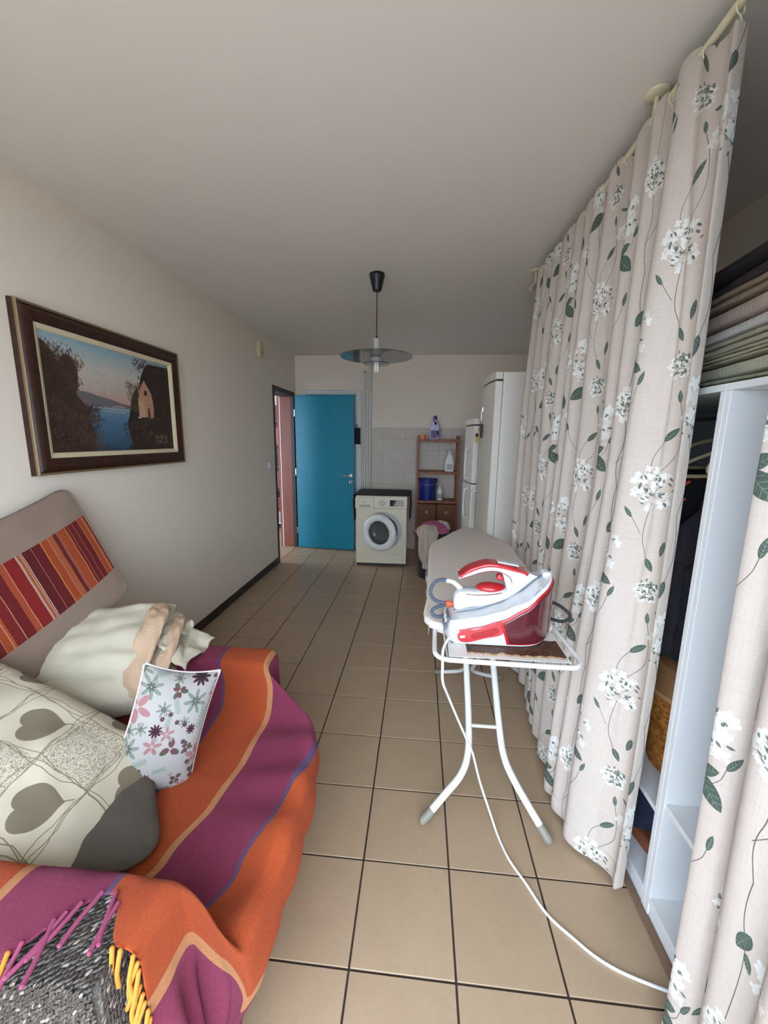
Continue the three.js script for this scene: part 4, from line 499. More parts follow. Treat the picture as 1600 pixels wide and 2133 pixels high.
function curtain(label, z0, z1, width, folds, fx, seed, top, edge = () => null) {
  const t = thing('curtain', label, 'curtain', [0, 0, 0], 0, 'linen curtains on the ceiling rail');
  const n = folds, f = (a, b) => { const e = edge(b), q = raw(Math.min(a, 0.985), b), k = smooth(0.86, 0.985, a), d = e ? e.clone().sub(raw(0.985, b)).multiplyScalar(k) : V(0, 0, 0); d.y = 0; q.add(d); if (a > 0.985 && e) q.add(V(0.034 * (a - 0.985) / 0.015, 0, -0.012 * (a - 0.985) / 0.015)); return q; };
  const raw = (a, b) => {
    const z = lerp(z0, z1, a), ph = 2 * Math.PI * (n * a + 0.9 * nz(a * 4.3, seed * 3, 2) + 0.35 * nz(a * 9, seed, 5)), deep = 0.8 + 0.75 * nz(a * n * 0.45, 3 + b * 0.6, seed);
    const A = lerp(0.017, 0.034, smooth(0, 0.35, b)) * deep + 0.012 * smooth(0.5, 1, b) * nz(a * 6, b * 2, seed);
    const s1 = Math.sin(ph), sh = Math.sign(s1) * Math.pow(Math.abs(s1), 0.72) + 0.3 * Math.sin(2 * ph + 1 + seed + 2 * nz(a * 5, b * 1.2, seed));
    const drift = 0.02 * nz(a * 3, b * 1.6, seed + 3) * b;
    const sag = -0.058 * Math.pow(Math.abs(Math.sin(ph / 2)), 2) * (1 - smooth(0, 0.12, b));
    return V(fx(z, b) + A * sh + drift, lerp(top, 0.016 + 0.012 * Math.sin(ph * 0.5) ** 2, b) + sag, z + 0.6 * A * Math.cos(ph) * smooth(0, 0.2, b));
  };
  const arc = [0]; for (let i = 1; i <= 600; i++) arc.push(arc[i - 1] + f(i / 600, 0.5).distanceTo(f((i - 1) / 600, 0.5))); const ua = (a) => { const k = Math.min(599, Math.floor(a * 600)); return lerp(arc[k], arc[k + 1], a * 600 - k) / REP + seed * 0.37; };
  const g = sheet(f, n * 20, 70, 0.0016, (a, b) => [ua(a), (1 - b) * 2.46 / REP]);
  part('fabric', g, linenMat, t); part('hem', sheet((a, b) => f(a, lerp(0.975, 1, b)).add(V(-0.0016, 0, 0)), n * 20, 3, 0.0016, (a, b) => [ua(a), (1 - lerp(0.975, 1, b)) * 2.46 / REP]), linenMat, t, 'doubled bottom hem');
  for (let k = 0; k <= n; k++) { const p = f(clamp((k + 0.0) / n, 0.005, 0.995), 0); part('hook', mv(new THREE.TorusGeometry(0.013, 0.0022, 8, 20).rotateY(0.4), RAILX, 2.466, p.z), M.cream, t); part('hook_stem', bar(V(RAILX, 2.455, p.z), V(p.x, Math.min(p.y - 0.012, 2.44), p.z), 0.0018, 6), M.cream, t); }
  return t;
}
const RAILX = 0.856;
{
  const rail = thing('curtain_rail', 'cream curtain rail hung from the ceiling on round brackets', 'curtain rail', [0, 0, 0]);
  part('rail', bar(V(RAILX, 2.478, -1.72), V(RAILX, 2.478, 1.42), 0.011, 16), M.cream, rail);
  for (const z of [-1.64, -0.325, 0.95]) { part('bracket', [mv(lathe([[0, 0], [0.034, 0], [0.037, -0.004], [0.034, -0.012], [0.016, -0.016], [0, -0.016]], 32), RAILX + 0.004, HC - 0.0005, z), bar(V(RAILX + 0.004, HC - 0.012, z), V(RAILX, 2.478, z), 0.007, 12)], M.cream, rail, 'round ceiling bracket'); }
  part('end_knob', ball(V(RAILX, 2.478, -1.725), 0.016), M.cream, rail);
}
curtain('long beige linen curtain with white hydrangea print beside the ironing board', -1.50, 0.032, 2.05, 12, (z, b) => { const bell = Math.exp(-Math.pow((z + 0.33) / 0.42, 2)); return 0.846 + 0.034 * smooth(-0.12, 0.03, z) - 0.075 * bell * smooth(0.35, 1, b) - 0.015 * smooth(-0.9, -1.4, z) - 0.02 * Math.sin(b * 3.1) * smooth(-0.2, -0.8, z); }, 1, 2.494, (b) => V(0.846 + 0.010 * Math.sin(b * 3.1), 0, 0.034));
curtain('matching linen curtain drawn aside in front of the empty wardrobe bay', 0.352, 1.40, 1.42, 7, (z, b) => 0.836 - 0.030 * smooth(0.5, 0.36, z), 2, 2.494);

// ---------------------------------------------------------------- open white wardrobe behind the curtains
const board = std(lin(0.74, 0.75, 0.75), 0.4);
function wardrobe(label, z0, z1, shelves) {
  const u = thing('open_wardrobe', label, 'wardrobe', [0, 0, 0]), x0 = 0.93, x1 = 1.48, h = 1.646, t = 0.018;
  part('side_panel', bx(x0, x1, 0.0, h - t, z0, z0 + t, 0.0015), board, u); part('side_panel', bx(x0, x1, 0.0, h - t, z1 - t, z1, 0.0015), board, u);
  part('top_panel', bx(x0, x1, h - t, h, z0, z1, 0.0015), board, u); part('back_panel', bx(x1 - 0.006, x1, 0.03, h - t, z0 + t, z1 - t), board, u); part('bottom_panel', bx(x0, x1 - 0.006, 0.05, 0.05 + t, z0 + t, z1 - t, 0.0015), board, u); part('plinth', bx(x0 + 0.004, x0 + 0.02, 0, 0.05, z0 + t, z1 - t), board, u);
  for (const y of shelves) part('shelf', bx(x0 + 0.004, x1 - 0.006, y, y + t, z0 + t, z1 - t, 0.0015), board, u);
  return u;
}
wardrobe('white open wardrobe bay with clothes and basket behind the long curtain', -1.02, 0.0605, [0.345]);
wardrobe('empty white wardrobe bay beside the clothes bay', 0.0615, 0.95, [0.40]);
part('floor_strip', bx(0.906, 0.9285, 0.0, 0.008, -1.02, 0.95, 0.002), std(lin(0.20, 0.12, 0.075), 0.6), scene.getObjectByName('floor'), 'brown strip along the wardrobe base');
{ // hanging rail, hangers and dark clothes
  const rod = thing('clothes_rail', 'steel clothes rail inside the wardrobe bay', 'clothes rail', [0, 0, 0]); part('rod', bar(V(1.18, 1.585, -1.0), V(1.18, 1.585, 0.0415), 0.0125, 16), M.chrome, rod); for (const z of [-0.998, 0.039]) part('socket', mv(cyl(0.02, 0.02, 0.005, 18).rotateX(Math.PI / 2), 1.18, 1.585, z), M.chrome, rod);
  const hang = (z, mat, label, tw, drop = 0) => { const hgr = thing('coat_hanger', label, 'coat hanger', [1.18, 1.585, z], tw); const y = -0.075 - drop;
    part('hook', tube([V(-0.014, -0.004, 0), V(-0.012, 0.012, 0), V(0, 0.0175, 0), V(0.014, 0.008, 0), V(0.014, -0.012, 0), V(0.002, -0.035, 0), V(0, y, 0)], 0.0026, 30, 6), mat, hgr);
    part('shoulders', tube([V(0, y, 0), V(-0.08, y - 0.018, 0), V(-0.17, y - 0.062, 0), V(-0.192, y - 0.085, 0), V(-0.178, y - 0.1, 0), V(-0.09, y - 0.098, 0), V(0.09, y - 0.098, 0), V(0.178, y - 0.1, 0), V(0.192, y - 0.085, 0), V(0.17, y - 0.062, 0), V(0.08, y - 0.018, 0), V(0, y, 0)], 0.0062, 120, 8), mat, hgr); };
  const cr = std(lin(0.52, 0.42, 0.24), 0.45), rd = std(lin(0.62, 0.09, 0.04), 0.45);
  hang(-0.10, cr, 'cream plastic coat hanger beside the wardrobe side panel', 0.25); hang(-0.165, cr, 'cream plastic coat hanger hanging askew behind another', -0.2, 0.02); hang(-0.23, rd, 'red plastic coat hanger between cream hangers', 0.1, 0.10); hang(-0.31, cr, 'cream plastic coat hanger deeper in the wardrobe bay', 0.15);
  const gar = (z, col, y0, y1, sd, label) => { const m = sheet((a, b) => { const w = lerp(0.14, 0.21, smooth(0, 0.18, b)), ang = a * Math.PI * 2; return V(1.19 + Math.cos(ang) * w + 0.012 * nz(a * 8, b * 4, sd), lerp(y0, y1, b) - (b < 0.02 ? 0 : 0.05 * Math.abs(Math.cos(ang)) * (1 - b)), z + Math.sin(ang) * (0.022 + 0.02 * b) + 0.012 * Math.sin(ang * 7 + sd) * b); }, 60, 26, 0.003, (a, b) => [a, b]); single('garment', m, std(lin(...col), 0.95, { bumpMap: fuzzBump, bumpScale: 0.004 }), label, 'garment', 'dark clothes in the wardrobe'); };
  gar(-0.05, [0.010, 0.010, 0.016], 1.22, 0.82, 1, 'black garment beside the wardrobe side panel'); gar(-0.13, [0.026, 0.024, 0.030], 1.36, 0.80, 2, 'charcoal patterned garment hanging in the wardrobe'); gar(-0.22, [0.008, 0.009, 0.014], 1.38, 0.84, 3, 'black garment hanging behind the charcoal one'); gar(-0.30, [0.012, 0.012, 0.02], 1.4, 0.8, 4, 'midnight blue garment hanging behind black one'); gar(-0.40, [0.02, 0.012, 0.02], 1.4, 0.8, 5, 'dark plum garment deepest in the wardrobe');
}
{ // round wicker basket with lid
  const b = thing('wicker_basket', 'round honey coloured wicker basket with lid on wardrobe shelf', 'basket', [1.155, 0.364, -0.145]);
  const ringed = (r0, r1, y0, y1, n) => { const p = [[0, y0]]; for (let i = 0; i <= n * 4; i++) { const t = i / (n * 4); p.push([lerp(r0, r1, t) + 0.003 * Math.abs(Math.sin(t * n * Math.PI)), lerp(y0, y1, t)]); } p.push([0, y1]); return lathe(p, 56); };
  const wt = canvasTex(512, 256, (c, w, h) => { const r = rng(3); c.fillStyle = '#b0702e'; c.fillRect(0, 0, w, h); for (let y = 0; y < 32; y++) for (let x = 0; x < 64; x++) { const q = r(); c.fillStyle = q > 0.6 ? '#c98a42' : q > 0.25 ? '#a9672a' : '#8a4f1f'; c.fillRect(x * 8 + (y % 2) * 4, y * 8, 7, 6.5); } }, 1, 1);
  const wm = std(0xffffff, 0.5, { map: wt, bumpMap: fuzzBump, bumpScale: 0.002 });
  part('basket_body', ringed(0.135, 0.16, 0, 0.29, 22), wm, b, 'coiled wicker body'); part('rim', mv(new THREE.TorusGeometry(0.162, 0.011, 10, 56).rotateX(Math.PI / 2), 0, 0.295, 0), std(lin(0.45, 0.24, 0.10), 0.55), b); part('lid', [ringed(0.166, 0.155, 0.30, 0.40, 8), mv(lathe([[0, 0.035], [0.06, 0.032], [0.155, 0]], 48), 0, 0.40, 0)], std(lin(0.42, 0.21, 0.085), 0.55, { bumpMap: fuzzBump, bumpScale: 0.003 }), b, 'wicker lid');
}
{ const b = thing('fabric_bag', 'navy bag with rust coloured base under the wardrobe shelf', 'bag', [1.10, 0.069, -0.16], 0.2); part('base', mv(rb(0.26, 0.05, 0.19, 0.02), 0, 0.027, 0), std(lin(0.22, 0.06, 0.025), 0.8), b, 'rust coloured base'); part('bag_body', mv(pillow(0.27, 0.20, 0.19, { n: 24, pinch: 0.08, puff: 0.35, wr: 0.02, seed: 6 }), 0, 0.145, 0), std(lin(0.016, 0.022, 0.055), 0.85, { bumpMap: fuzzBump, bumpScale: 0.003 }), b); part('strap', tube([V(-0.06, 0.2, 0.02), V(-0.05, 0.245, 0.02), V(0.05, 0.245, 0.02), V(0.06, 0.2, 0.02)], 0.006, 30, 8), std(lin(0.016, 0.022, 0.055), 0.85), b); }
{ // pile of folded linen on top of the wardrobe
  let y = 1.647; const r = rng(61);
  const L = [[0.026, [0.36, 0.35, 0.24], 'olive cream folded sheet at the bottom of linen pile', 2], [0.044, [0.47, 0.45, 0.33], 'thick cream folded towel low in the linen pile', 1], [0.03, [0.44, 0.39, 0.27], 'yellowish folded sheet with fringe in the linen pile', 3], [0.034, [0.38, 0.34, 0.25], 'khaki folded sheet in the middle of linen pile', 2], [0.036, [0.50, 0.46, 0.42], 'pale grey folded sheet in the linen pile', 1], [0.052, [0.40, 0.30, 0.25], 'dusty pink folded blanket high in the linen pile', 1], [0.04, [0.24, 0.17, 0.11], 'tan folded blanket high in the linen pile', 2], [0.036, [0.035, 0.022, 0.022], 'dark brown folded cloth near the top of linen pile', 1], [0.035, [0.014, 0.009, 0.010], 'blackish brown folded cloth topping the linen pile', 1]];
  L.forEach(([h, c, label, n], i) => { const q = thing('folded_linen', label, 'linen', [1.20 + (r() - 0.5) * 0.02, y, 0.10 + (r() - 0.5) * 0.05], (r() - 0.5) * 0.10, 'linen folded on the wardrobe'); const m = std(lin(...c), 0.95, { bumpMap: fuzzBump, bumpScale: 0.002 });
    for (let k = 0; k < n; k++) { const g = pillow(0.42, 0.86, h / n * 1.06, { n: 26, pinch: 0.01, puff: 0.16, wr: 0.004, seed: i * 3 + k }); g.rotateX(-Math.PI / 2); const p = g.attributes.position; for (let v = 0; v < p.count; v++) p.setY(v, p.getY(v) + 0.010 * Math.sin(p.getZ(v) * 7 + 0.9) * smooth(0, 4, i) + 0.05 * Math.max(0, p.getZ(v)) * 0.5); g.computeVertexNormals(); g.translate(0, h / n * (k + 0.5), 0); part('fold', g, m, q); } y += h; });
}

// ---------------------------------------------------------------- ironing board
{
  const b = thing('ironing_board', 'white ironing board with pale grey cover and rusty iron rest', 'ironing board', [0, 0, 0]);
  const enamel = phy(lin(0.74, 0.74, 0.71), 0.3, { clearcoat: 0.3 });
  const outline = spline([[0.212, 0.125], [0.208, 0.40], [0.218, 0.80], [0.236, 1.14], [0.262, 1.245], [0.35, 1.43], [0.44, 1.61], [0.50, 1.69], [0.565, 1.665], [0.665, 1.44], [0.722, 1.22], [0.716, 0.95], [0.712, 0.68], [0.695, 0.45], [0.655, 0.25], [0.622, 0.135], [0.44, 0.123]]);
  const cov = extr(outline, 0.03, 0.012, 3, 20); cov.rotateX(-Math.PI / 2); cov.translate(0, 0.845, 0); boxUV(cov);
  const cm = dataTex(256, (u, v) => { const q = 1 + 0.035 * tnoise(u, v, 5, 3, 6); return [0.90 * q, 0.85 * q, 0.81 * q]; }, 1.3, 1.3, true);
  part('cover', cov, std(0xffffff, 0.85, { map: cm, bumpMap: clothBump, bumpScale: 0.0008 }), b, 'pale grey fabric cover');
  part('cover_skirt', sheet((a, v) => V(0.209 + 0.004 * Math.sin(a * 30), 0.862 - v * (0.028 + 0.012 * (1 - smooth(0, 0.03, a))), -0.125 - a * 0.95), 50, 4, 0.002, (a, v) => [a, v]), std(lin(0.50, 0.47, 0.44), 0.9), b);
  part('bed', (() => { const o = spline([[0.24, 0.14], [0.24, 0.6], [0.26, 1.12], [0.36, 1.38], [0.49, 1.62], [0.56, 1.6], [0.65, 1.4], [0.69, 1.1], [0.675, 0.6], [0.60, 0.16]]), g = extr(o, 0.014, 0.003); g.rotateX(-Math.PI / 2); g.translate(0, 0.828, 0); return g; })(), enamel, b);
  // iron rest: bent tube frame with a sheet steel plate, rusted along its edge
  const y = 0.842; part('rest_frame', tube([V(0.235, y, -0.30), V(0.233, y, -0.18), V(0.226, y, -0.02), V(0.229, y, 0.035), V(0.255, y, 0.060), V(0.30, y, 0.064), V(0.45, y, 0.067), V(0.60, y, 0.068), V(0.642, y, 0.060), V(0.661, y, 0.022), V(0.660, y, -0.04), V(0.652, y, -0.19), V(0.65, y, -0.30)], 0.0075, 160, 12), enamel, b, 'white tube frame of the iron rest');
  part('rest_wire', [tube([V(0.262, y - 0.004, -0.30), V(0.262, y - 0.006, -0.10), V(0.264, y - 0.004, 0.05)], 0.003, 20, 8), tube([V(0.61, y - 0.004, -0.30), V(0.612, y - 0.006, -0.10), V(0.615, y - 0.004, 0.05)], 0.003, 20, 8)], enamel, b);
  const rust = canvasTex(1024, 512, (c, w, h) => { const r = rng(17); c.fillStyle = '#dcd8cf'; c.fillRect(0, 0, w, h); const edge = (x) => 0.60 + 0.10 * nz(x * 6, 1.3, 0) + 0.05 * nz(x * 19, 4, 0) + 0.16 * Math.max(0, 0.35 - x) ; const low = (x) => 0.90 + 0.05 * nz(x * 12, 8, 1) - 0.18 * Math.max(0, 0.06 - x) * 8; for (let i = 0; i < w; i += 2) { const x = i / w; if (x < 0.16 || x > 0.99) continue; c.fillStyle = '#3f2418'; c.fillRect(i, edge(x) * h, 2, Math.max(0, (low(x) - edge(x)) * h)); } for (let i = 0; i < 2600; i++) { const x = 0.16 + r() * 0.82, yy = edge(x) + r() * (low(x) + 0.03 - edge(x)); c.fillStyle = ['rgba(94,54,32,0.6)', 'rgba(44,24,16,0.6)', 'rgba(176,108,48,0.6)'][r() * 3 | 0]; c.beginPath(); c.arc(x * w, yy * h, 1 + r() * 4, 0, 7); c.fill(); } for (let i = 0; i < 260; i++) { const x = 0.16 + r() * 0.8; c.fillStyle = `rgba(${190 + r() * 40 | 0},${140 + r() * 40 | 0},${70 + r() * 40 | 0},0.7)`; c.beginPath(); c.arc(x * w, (low(x) + 0.005 + r() * 0.03) * h, 2 + r() * 5, 0, 7); c.fill(); } c.fillStyle = '#5a3a28'; c.beginPath(); c.ellipse(0.055 * w, 0.70 * h, 22, 9, -0.3, 0, 7); c.fill(); });
  const pg = new THREE.BoxGeometry(0.36, 0.002, 0.30, 1, 1, 1); pg.translate(0.447, 0.8498, -0.094); part('rest_plate', pg, std(0xffffff, 0.5, { map: rust }), b, 'white sheet plate with brown rust');
  // legs cross under the board
  const leg = (pts, r, n = 90) => tube(pts, r, n, 14, 0.5);
  part('leg', leg([V(0.222, 0.028, -0.16), V(0.30, 0.082, -0.22), V(0.365, 0.13, -0.27), V(0.398, 0.175, -0.325), V(0.41, 0.25, -0.41), V(0.412, 0.45, -0.63), V(0.412, 0.83, -1.05)], 0.0145), enamel, b); part('leg', leg([V(0.678, 0.028, -0.132), V(0.625, 0.085, -0.20), V(0.578, 0.14, -0.265), V(0.551, 0.185, -0.325), V(0.543, 0.25, -0.41), V(0.541, 0.45, -0.63), V(0.541, 0.83, -1.05)], 0.0145), enamel, b);
  part('crossbar', bar(V(0.415, 0.255, -0.415), V(0.54, 0.255, -0.415), 0.008, 12), std(lin(0.62, 0.60, 0.50), 0.4), b);
  part('leg', leg([V(0.315, 0.018, -1.20), V(0.40, 0.05, -1.16), V(0.45, 0.085, -1.12), V(0.466, 0.14, -1.06), V(0.468, 0.3, -0.88), V(0.468, 0.82, -0.30)], 0.0115), enamel, b); part('leg', leg([V(0.70, 0.018, -1.18), V(0.60, 0.05, -1.15), V(0.535, 0.085, -1.12), V(0.512, 0.14, -1.06), V(0.508, 0.3, -0.88), V(0.508, 0.82, -0.30)], 0.0115), enamel, b);
  const cap = (p, q) => { const d = q.clone().sub(p).normalize(); return part('foot_cap', [bar(p.clone().addScaledVector(d, -0.012), p.clone().addScaledVector(d, 0.035), 0.0172, 18), ball(p.clone().addScaledVector(d, -0.010), 0.0168)], std(lin(0.22, 0.21, 0.165), 0.5), b, 'worn translucent rubber cap'); };
  cap(V(0.222, 0.028, -0.16), V(0.30, 0.082, -0.22)); cap(V(0.678, 0.028, -0.132), V(0.625, 0.085, -0.20)); for (const [p, q] of [[V(0.315, 0.0185, -1.20), V(0.40, 0.05, -1.16)], [V(0.70, 0.0185, -1.18), V(0.60, 0.05, -1.15)]]) { const d = q.clone().sub(p).normalize(); part('foot_cap', [bar(p.clone().addScaledVector(d, -0.01), p.clone().addScaledVector(d, 0.03), 0.014, 16), ball(p.clone().addScaledVector(d, -0.008), 0.0138)], std(lin(0.22, 0.21, 0.165), 0.5), b); }
}
// ---------------------------------------------------------------- steam generator with its iron
{
  const W = phy(lin(0.62, 0.635, 0.645), 0.22, { clearcoat: 0.5, clearcoatRoughness: 0.1 }), R = phy(lin(0.43, 0.010, 0.014), 0.25, { clearcoat: 0.5 });
  const s = thing('steam_station', 'white and red steam generator base standing on the iron rest', 'steam station', [0, 0, 0]);
  const zc = -0.115, Y0 = 0.8515, X0 = 0.256, X1 = 0.602;
  const key = (k, x) => { for (let i = 1; i < k.length; i++) if (x <= k[i][0]) return lerp(k[i - 1][1], k[i][1], smooth(k[i - 1][0], k[i][0], x) * 0.4 + 0.6 * (x - k[i - 1][0]) / (k[i][0] - k[i - 1][0])); return k[k.length - 1][1]; };
  const half = (x) => 0.108 * Math.pow(Math.max(0, 1 - Math.pow(Math.max(0, (X0 + 0.05 - x) / 0.05), 2.4)), 0.42) * Math.pow(Math.max(0, 1 - Math.pow(Math.max(0, (x - X1 + 0.13) / 0.13), 2.3)), 0.5);
  const red = (x) => key([[0.25, 0.893], [0.299, 0.902], [0.36, 0.916], [0.434, 0.942], [0.50, 0.982], [0.56, 1.03], [0.61, 1.066]], x), deck = (x) => red(x) + key([[0.25, 0.022], [0.30, 0.034], [0.45, 0.028], [0.61, 0.012]], x);
  const bot = (x) => Y0 + 0.012 * Math.pow(Math.max(0, (X0 + 0.05 - x) / 0.05), 2) + 0.02 * Math.pow(Math.max(0, (x - 0.53) / 0.07), 2);
  // cross section: bottom edge -> side -> shoulder -> deck, both sides; a runs along x, q round the section
  const surf = (x, q, off = 0) => { const w = half(x), d = deck(x), r = red(x), y0 = bot(x); const sgn = q < 0.5 ? 1 : -1, t = q < 0.5 ? q * 2 : (1 - q) * 2; let y, k;
    if (t < 0.12) { y = y0; k = t / 0.12 * 0.88; } else if (t < 0.6) { const m = (t - 0.12) / 0.48; y = lerp(y0, r, m); k = 0.88 + 0.12 * Math.sin(m * 1.571); } else if (t < 0.8) { const m = (t - 0.6) / 0.2; y = lerp(r, d, Math.sin(m * 1.571)); k = lerp(1, 0.86, 1 - Math.cos(m * 1.571)); } else { const m = (t - 0.8) / 0.2; y = d + 0.004 * m; k = lerp(0.86, 0, m); }
    return V(x, y, zc + sgn * (w * k + off * (k > 0.5 ? 1 : 0))); };
  const loft = (nx, nq) => { const pos = [], uv = [], idx = []; for (let i = 0; i <= nx; i++) { const x = lerp(X0 + 0.0003, X1 - 0.0003, 0.5 - 0.5 * Math.cos(Math.PI * i / nx)); for (let j = 0; j <= nq; j++) { const p = surf(x, j / nq); pos.push(p.x, p.y, p.z); uv.push(i / nx, j / nq); } } const w = nq + 1; for (let i = 0; i < nx; i++) for (let j = 0; j < nq; j++) { const a = i * w + j; idx.push(a, a + w, a + w + 1, a, a + w + 1, a + 1); } const g = new THREE.BufferGeometry(); g.setAttribute('position', new THREE.Float32BufferAttribute(pos, 3)); g.setAttribute('uv', new THREE.Float32BufferAttribute(uv, 2)); g.setIndex(idx); g.computeVertexNormals(); return g; };
  part('housing', loft(70, 120), phy(lin(0.62, 0.635, 0.645), 0.22, { clearcoat: 0.5, clearcoatRoughness: 0.1, side: THREE.DoubleSide }), s);
  const side = (x, y) => { const w = half(x), m = clamp((y - bot(x)) / (red(x) - bot(x))), k = 0.88 + 0.12 * Math.sin(m * 1.571); return zc + w * k; };
  const skin = (xa, xb, fy0, fy1, off, th, n = 40, mm = 20) => sheet((a, v) => { const x = lerp(xa(v), xb(v), a), y = lerp(fy0(x), fy1(x), v); return V(x + off * 0.9 * smooth(0.55, 0.6, x), y, side(x, y) + off); }, n, mm, th, (a, v) => [a, v]);
  part('tank_frame', skin((v) => lerp(0.452, 0.424, v), () => 0.6005, (x) => 0.861 + 0.012 * smooth(0.54, 0.6, x), (x) => red(x) + 0.003, 0.0015, 0.004), R, s, 'red frame of the water tank');
  part('water_tank', skin((v) => lerp(0.459, 0.434, v), () => 0.6003, (x) => 0.867 + 0.012 * smooth(0.54, 0.6, x), (x) => red(x) - 0.005, 0.0042, 0.004), phy(lin(0.085, 0.012, 0.018), 0.12, { clearcoat: 1, clearcoatRoughness: 0.05 }), s, 'dark red see-through water tank');
  part('red_line', tube(Array.from({ length: 24 }, (_, i) => { const x = lerp(0.302, 0.598, i / 23); return V(x, red(x) + 0.002, side(x, red(x)) + 0.001); }), 0.0026, 80, 8), R, s);
  const panel = spline([[0.296, 0.885], [0.304, 0.901], [0.36, 0.913], [0.43, 0.937], [0.437, 0.915], [0.434, 0.899], [0.38, 0.882], [0.325, 0.866], [0.304, 0.870]]), slot = spline([[0.336, 0.893], [0.37, 0.907], [0.415, 0.922], [0.425, 0.912], [0.418, 0.9], [0.36, 0.884], [0.342, 0.882]]);
  const zs = zc + 0.1065; panel.holes.push(new THREE.Path(slot.getPoints())); part('lock_panel', mv(extr(panel, 0.008, 0.0012), 0, 0, zs - 0.004), R, s, 'red lock slider panel'); part('slot', mv(extr(slot, 0.002, 0), 0, 0, zs + 0.0004), phy(lin(0.32, 0.008, 0.012), 0.35), s, 'sunken red finger slot');
  part('slider_mark', mv(rb(0.016, 0.008, 0.002, 0.0006).rotateZ(0.12), 0.312, 0.885, zs + 0.0042), std(lin(0.75, 0.55, 0.52), 0.4), s);
  part('control_panel', (() => { const g = rb(0.004, 0.05, 0.075, 0.0015); g.rotateZ(-0.28); return mv(g, 0.262, 0.915, zc + 0.055); })(), std(lin(0.10, 0.11, 0.14), 0.3), s, 'dark grey control strip');
  for (const k of [0, 1]) part('button', (() => { const g = rb(0.005, 0.014, 0.018, 0.002); g.rotateZ(-0.28); return mv(g, 0.2605, 0.922, zc + 0.04 + k * 0.03); })(), std(lin(0.65, 0.66, 0.68), 0.3), s);
  part('tip_lock', mv(rb(0.026, 0.02, 0.045, 0.008), 0.586, 1.066, zc - 0.005), std(lin(0.76, 0.77, 0.77), 0.25), s, 'white iron lock at the tip');
  const txt = canvasTex(512, 96, (c, w, h) => { c.fillStyle = '#cdd1d4'; c.fillRect(0, 0, w, h); c.fillStyle = '#5b6064'; c.font = 'bold 62px sans-serif'; c.textBaseline = 'middle'; c.fillText('calor', 330, h / 2); c.fillStyle = '#aab0b4'; for (let i = 0; i < 6; i++) { c.fillRect(14 + i * 50, 22, 30, 8); c.fillRect(18 + i * 50, 42, 24, 8); c.fillRect(14 + i * 50, 64, 32, 8); c.fillRect(24 + i * 50, 22, 7, 44); } });
  part('print', sheet((a, v) => { const x = lerp(0.475, 0.555, a); const w = half(x); return V(x, deck(x) + 0.0024 - 0.004 * (1 - v), zc + w * lerp(0.96, 0.76, v)); }, 20, 3, 0.0004, (a, v) => [a, v]), std(0xffffff, 0.3, { map: txt }), s, 'grey lettering on the deck');
  // the iron parked on top
  const o = thing('steam_iron', 'white iron with red handle parked on its steam base', 'iron', [0, 0, 0]);
  const body = spline([[0.292, 0.942], [0.345, 0.946], [0.40, 0.962], [0.468, 0.992], [0.52, 1.024], [0.562, 1.054], [0.545, 1.064], [0.505, 1.078], [0.45, 1.094], [0.392, 1.099], [0.34, 1.080], [0.303, 1.055], [0.301, 1.046], [0.312, 1.045], [0.35, 1.060], [0.40, 1.073], [0.442, 1.066], [0.463, 1.045], [0.455, 1.018], [0.415, 1.010], [0.36, 1.004], [0.326, 1.004], [0.297, 0.995], [0.288, 0.975], [0.288, 0.95]], true, 200);
  const bodyG = extr(body, 0.066, 0.013, 4); bodyG.translate(0, 0, zc - 0.033); { const p = bodyG.attributes.position; for (let i = 0; i < p.count; i++) { const x = p.getX(i), yy = p.getY(i), fl = key([[0.28, 0.942], [0.345, 0.946], [0.468, 0.992], [0.57, 1.06]], x), up = clamp((yy - fl) / 0.05); const wide = lerp(1.45, 0.86, smooth(0, 1, up)) * lerp(1, 0.12, smooth(0.44, 0.57, x) * (1 - 0.3 * up)); p.setZ(i, zc + (p.getZ(i) - zc) * wide); } bodyG.computeVertexNormals(); }
  part('body', toCreasedNormals(bodyG, 0.7), W, o);
  const sole = new THREE.Shape(); sole.moveTo(0, -0.048); sole.bezierCurveTo(0.10, -0.056, 0.22, -0.03, 0.285, 0); sole.bezierCurveTo(0.22, 0.03, 0.10, 0.056, 0, 0.048); sole.closePath();
  const sg = extr(sole, 0.009, 0.002, 2, 24); sg.rotateX(-Math.PI / 2); { const p = sg.attributes.position; for (let i = 0; i < p.count; i++) { const x = 0.29 + p.getX(i); p.setY(i, p.getY(i) + deck(x) + 0.003); } sg.computeVertexNormals(); } sg.translate(0.29, 0, zc); part('soleplate', sg, std(lin(0.20, 0.215, 0.23), 0.35, { metalness: 0.6 }), o, 'grey metal soleplate');
  const grip = spline([[0.301, 1.052], [0.33, 1.080], [0.36, 1.094], [0.395, 1.1035], [0.45, 1.098], [0.51, 1.080], [0.525, 1.071], [0.49, 1.075], [0.44, 1.085], [0.395, 1.088], [0.35, 1.074], [0.315, 1.055]]); part('handle_grip', mv(extr(grip, 0.062, 0.008, 3), 0, 0, zc - 0.031), R, o, 'glossy red handle grip');
  part('thumb_rest', (() => { const g = rb(0.07, 0.006, 0.03, 0.003); g.rotateZ(-0.17); return mv(g, 0.46, 1.099, zc); })(), std(lin(0.55, 0.55, 0.56), 0.3), o, 'grey steam button');
  part('saddle', ball(V(0.412, 1.012, zc), 0.05, 1, 0.36, 0.62, 24), R, o, 'red saddle under the handle'); part('trigger', mv(rb(0.026, 0.022, 0.022, 0.006).rotateZ(-0.4), 0.44, 1.05, zc), R, o, 'red trigger');
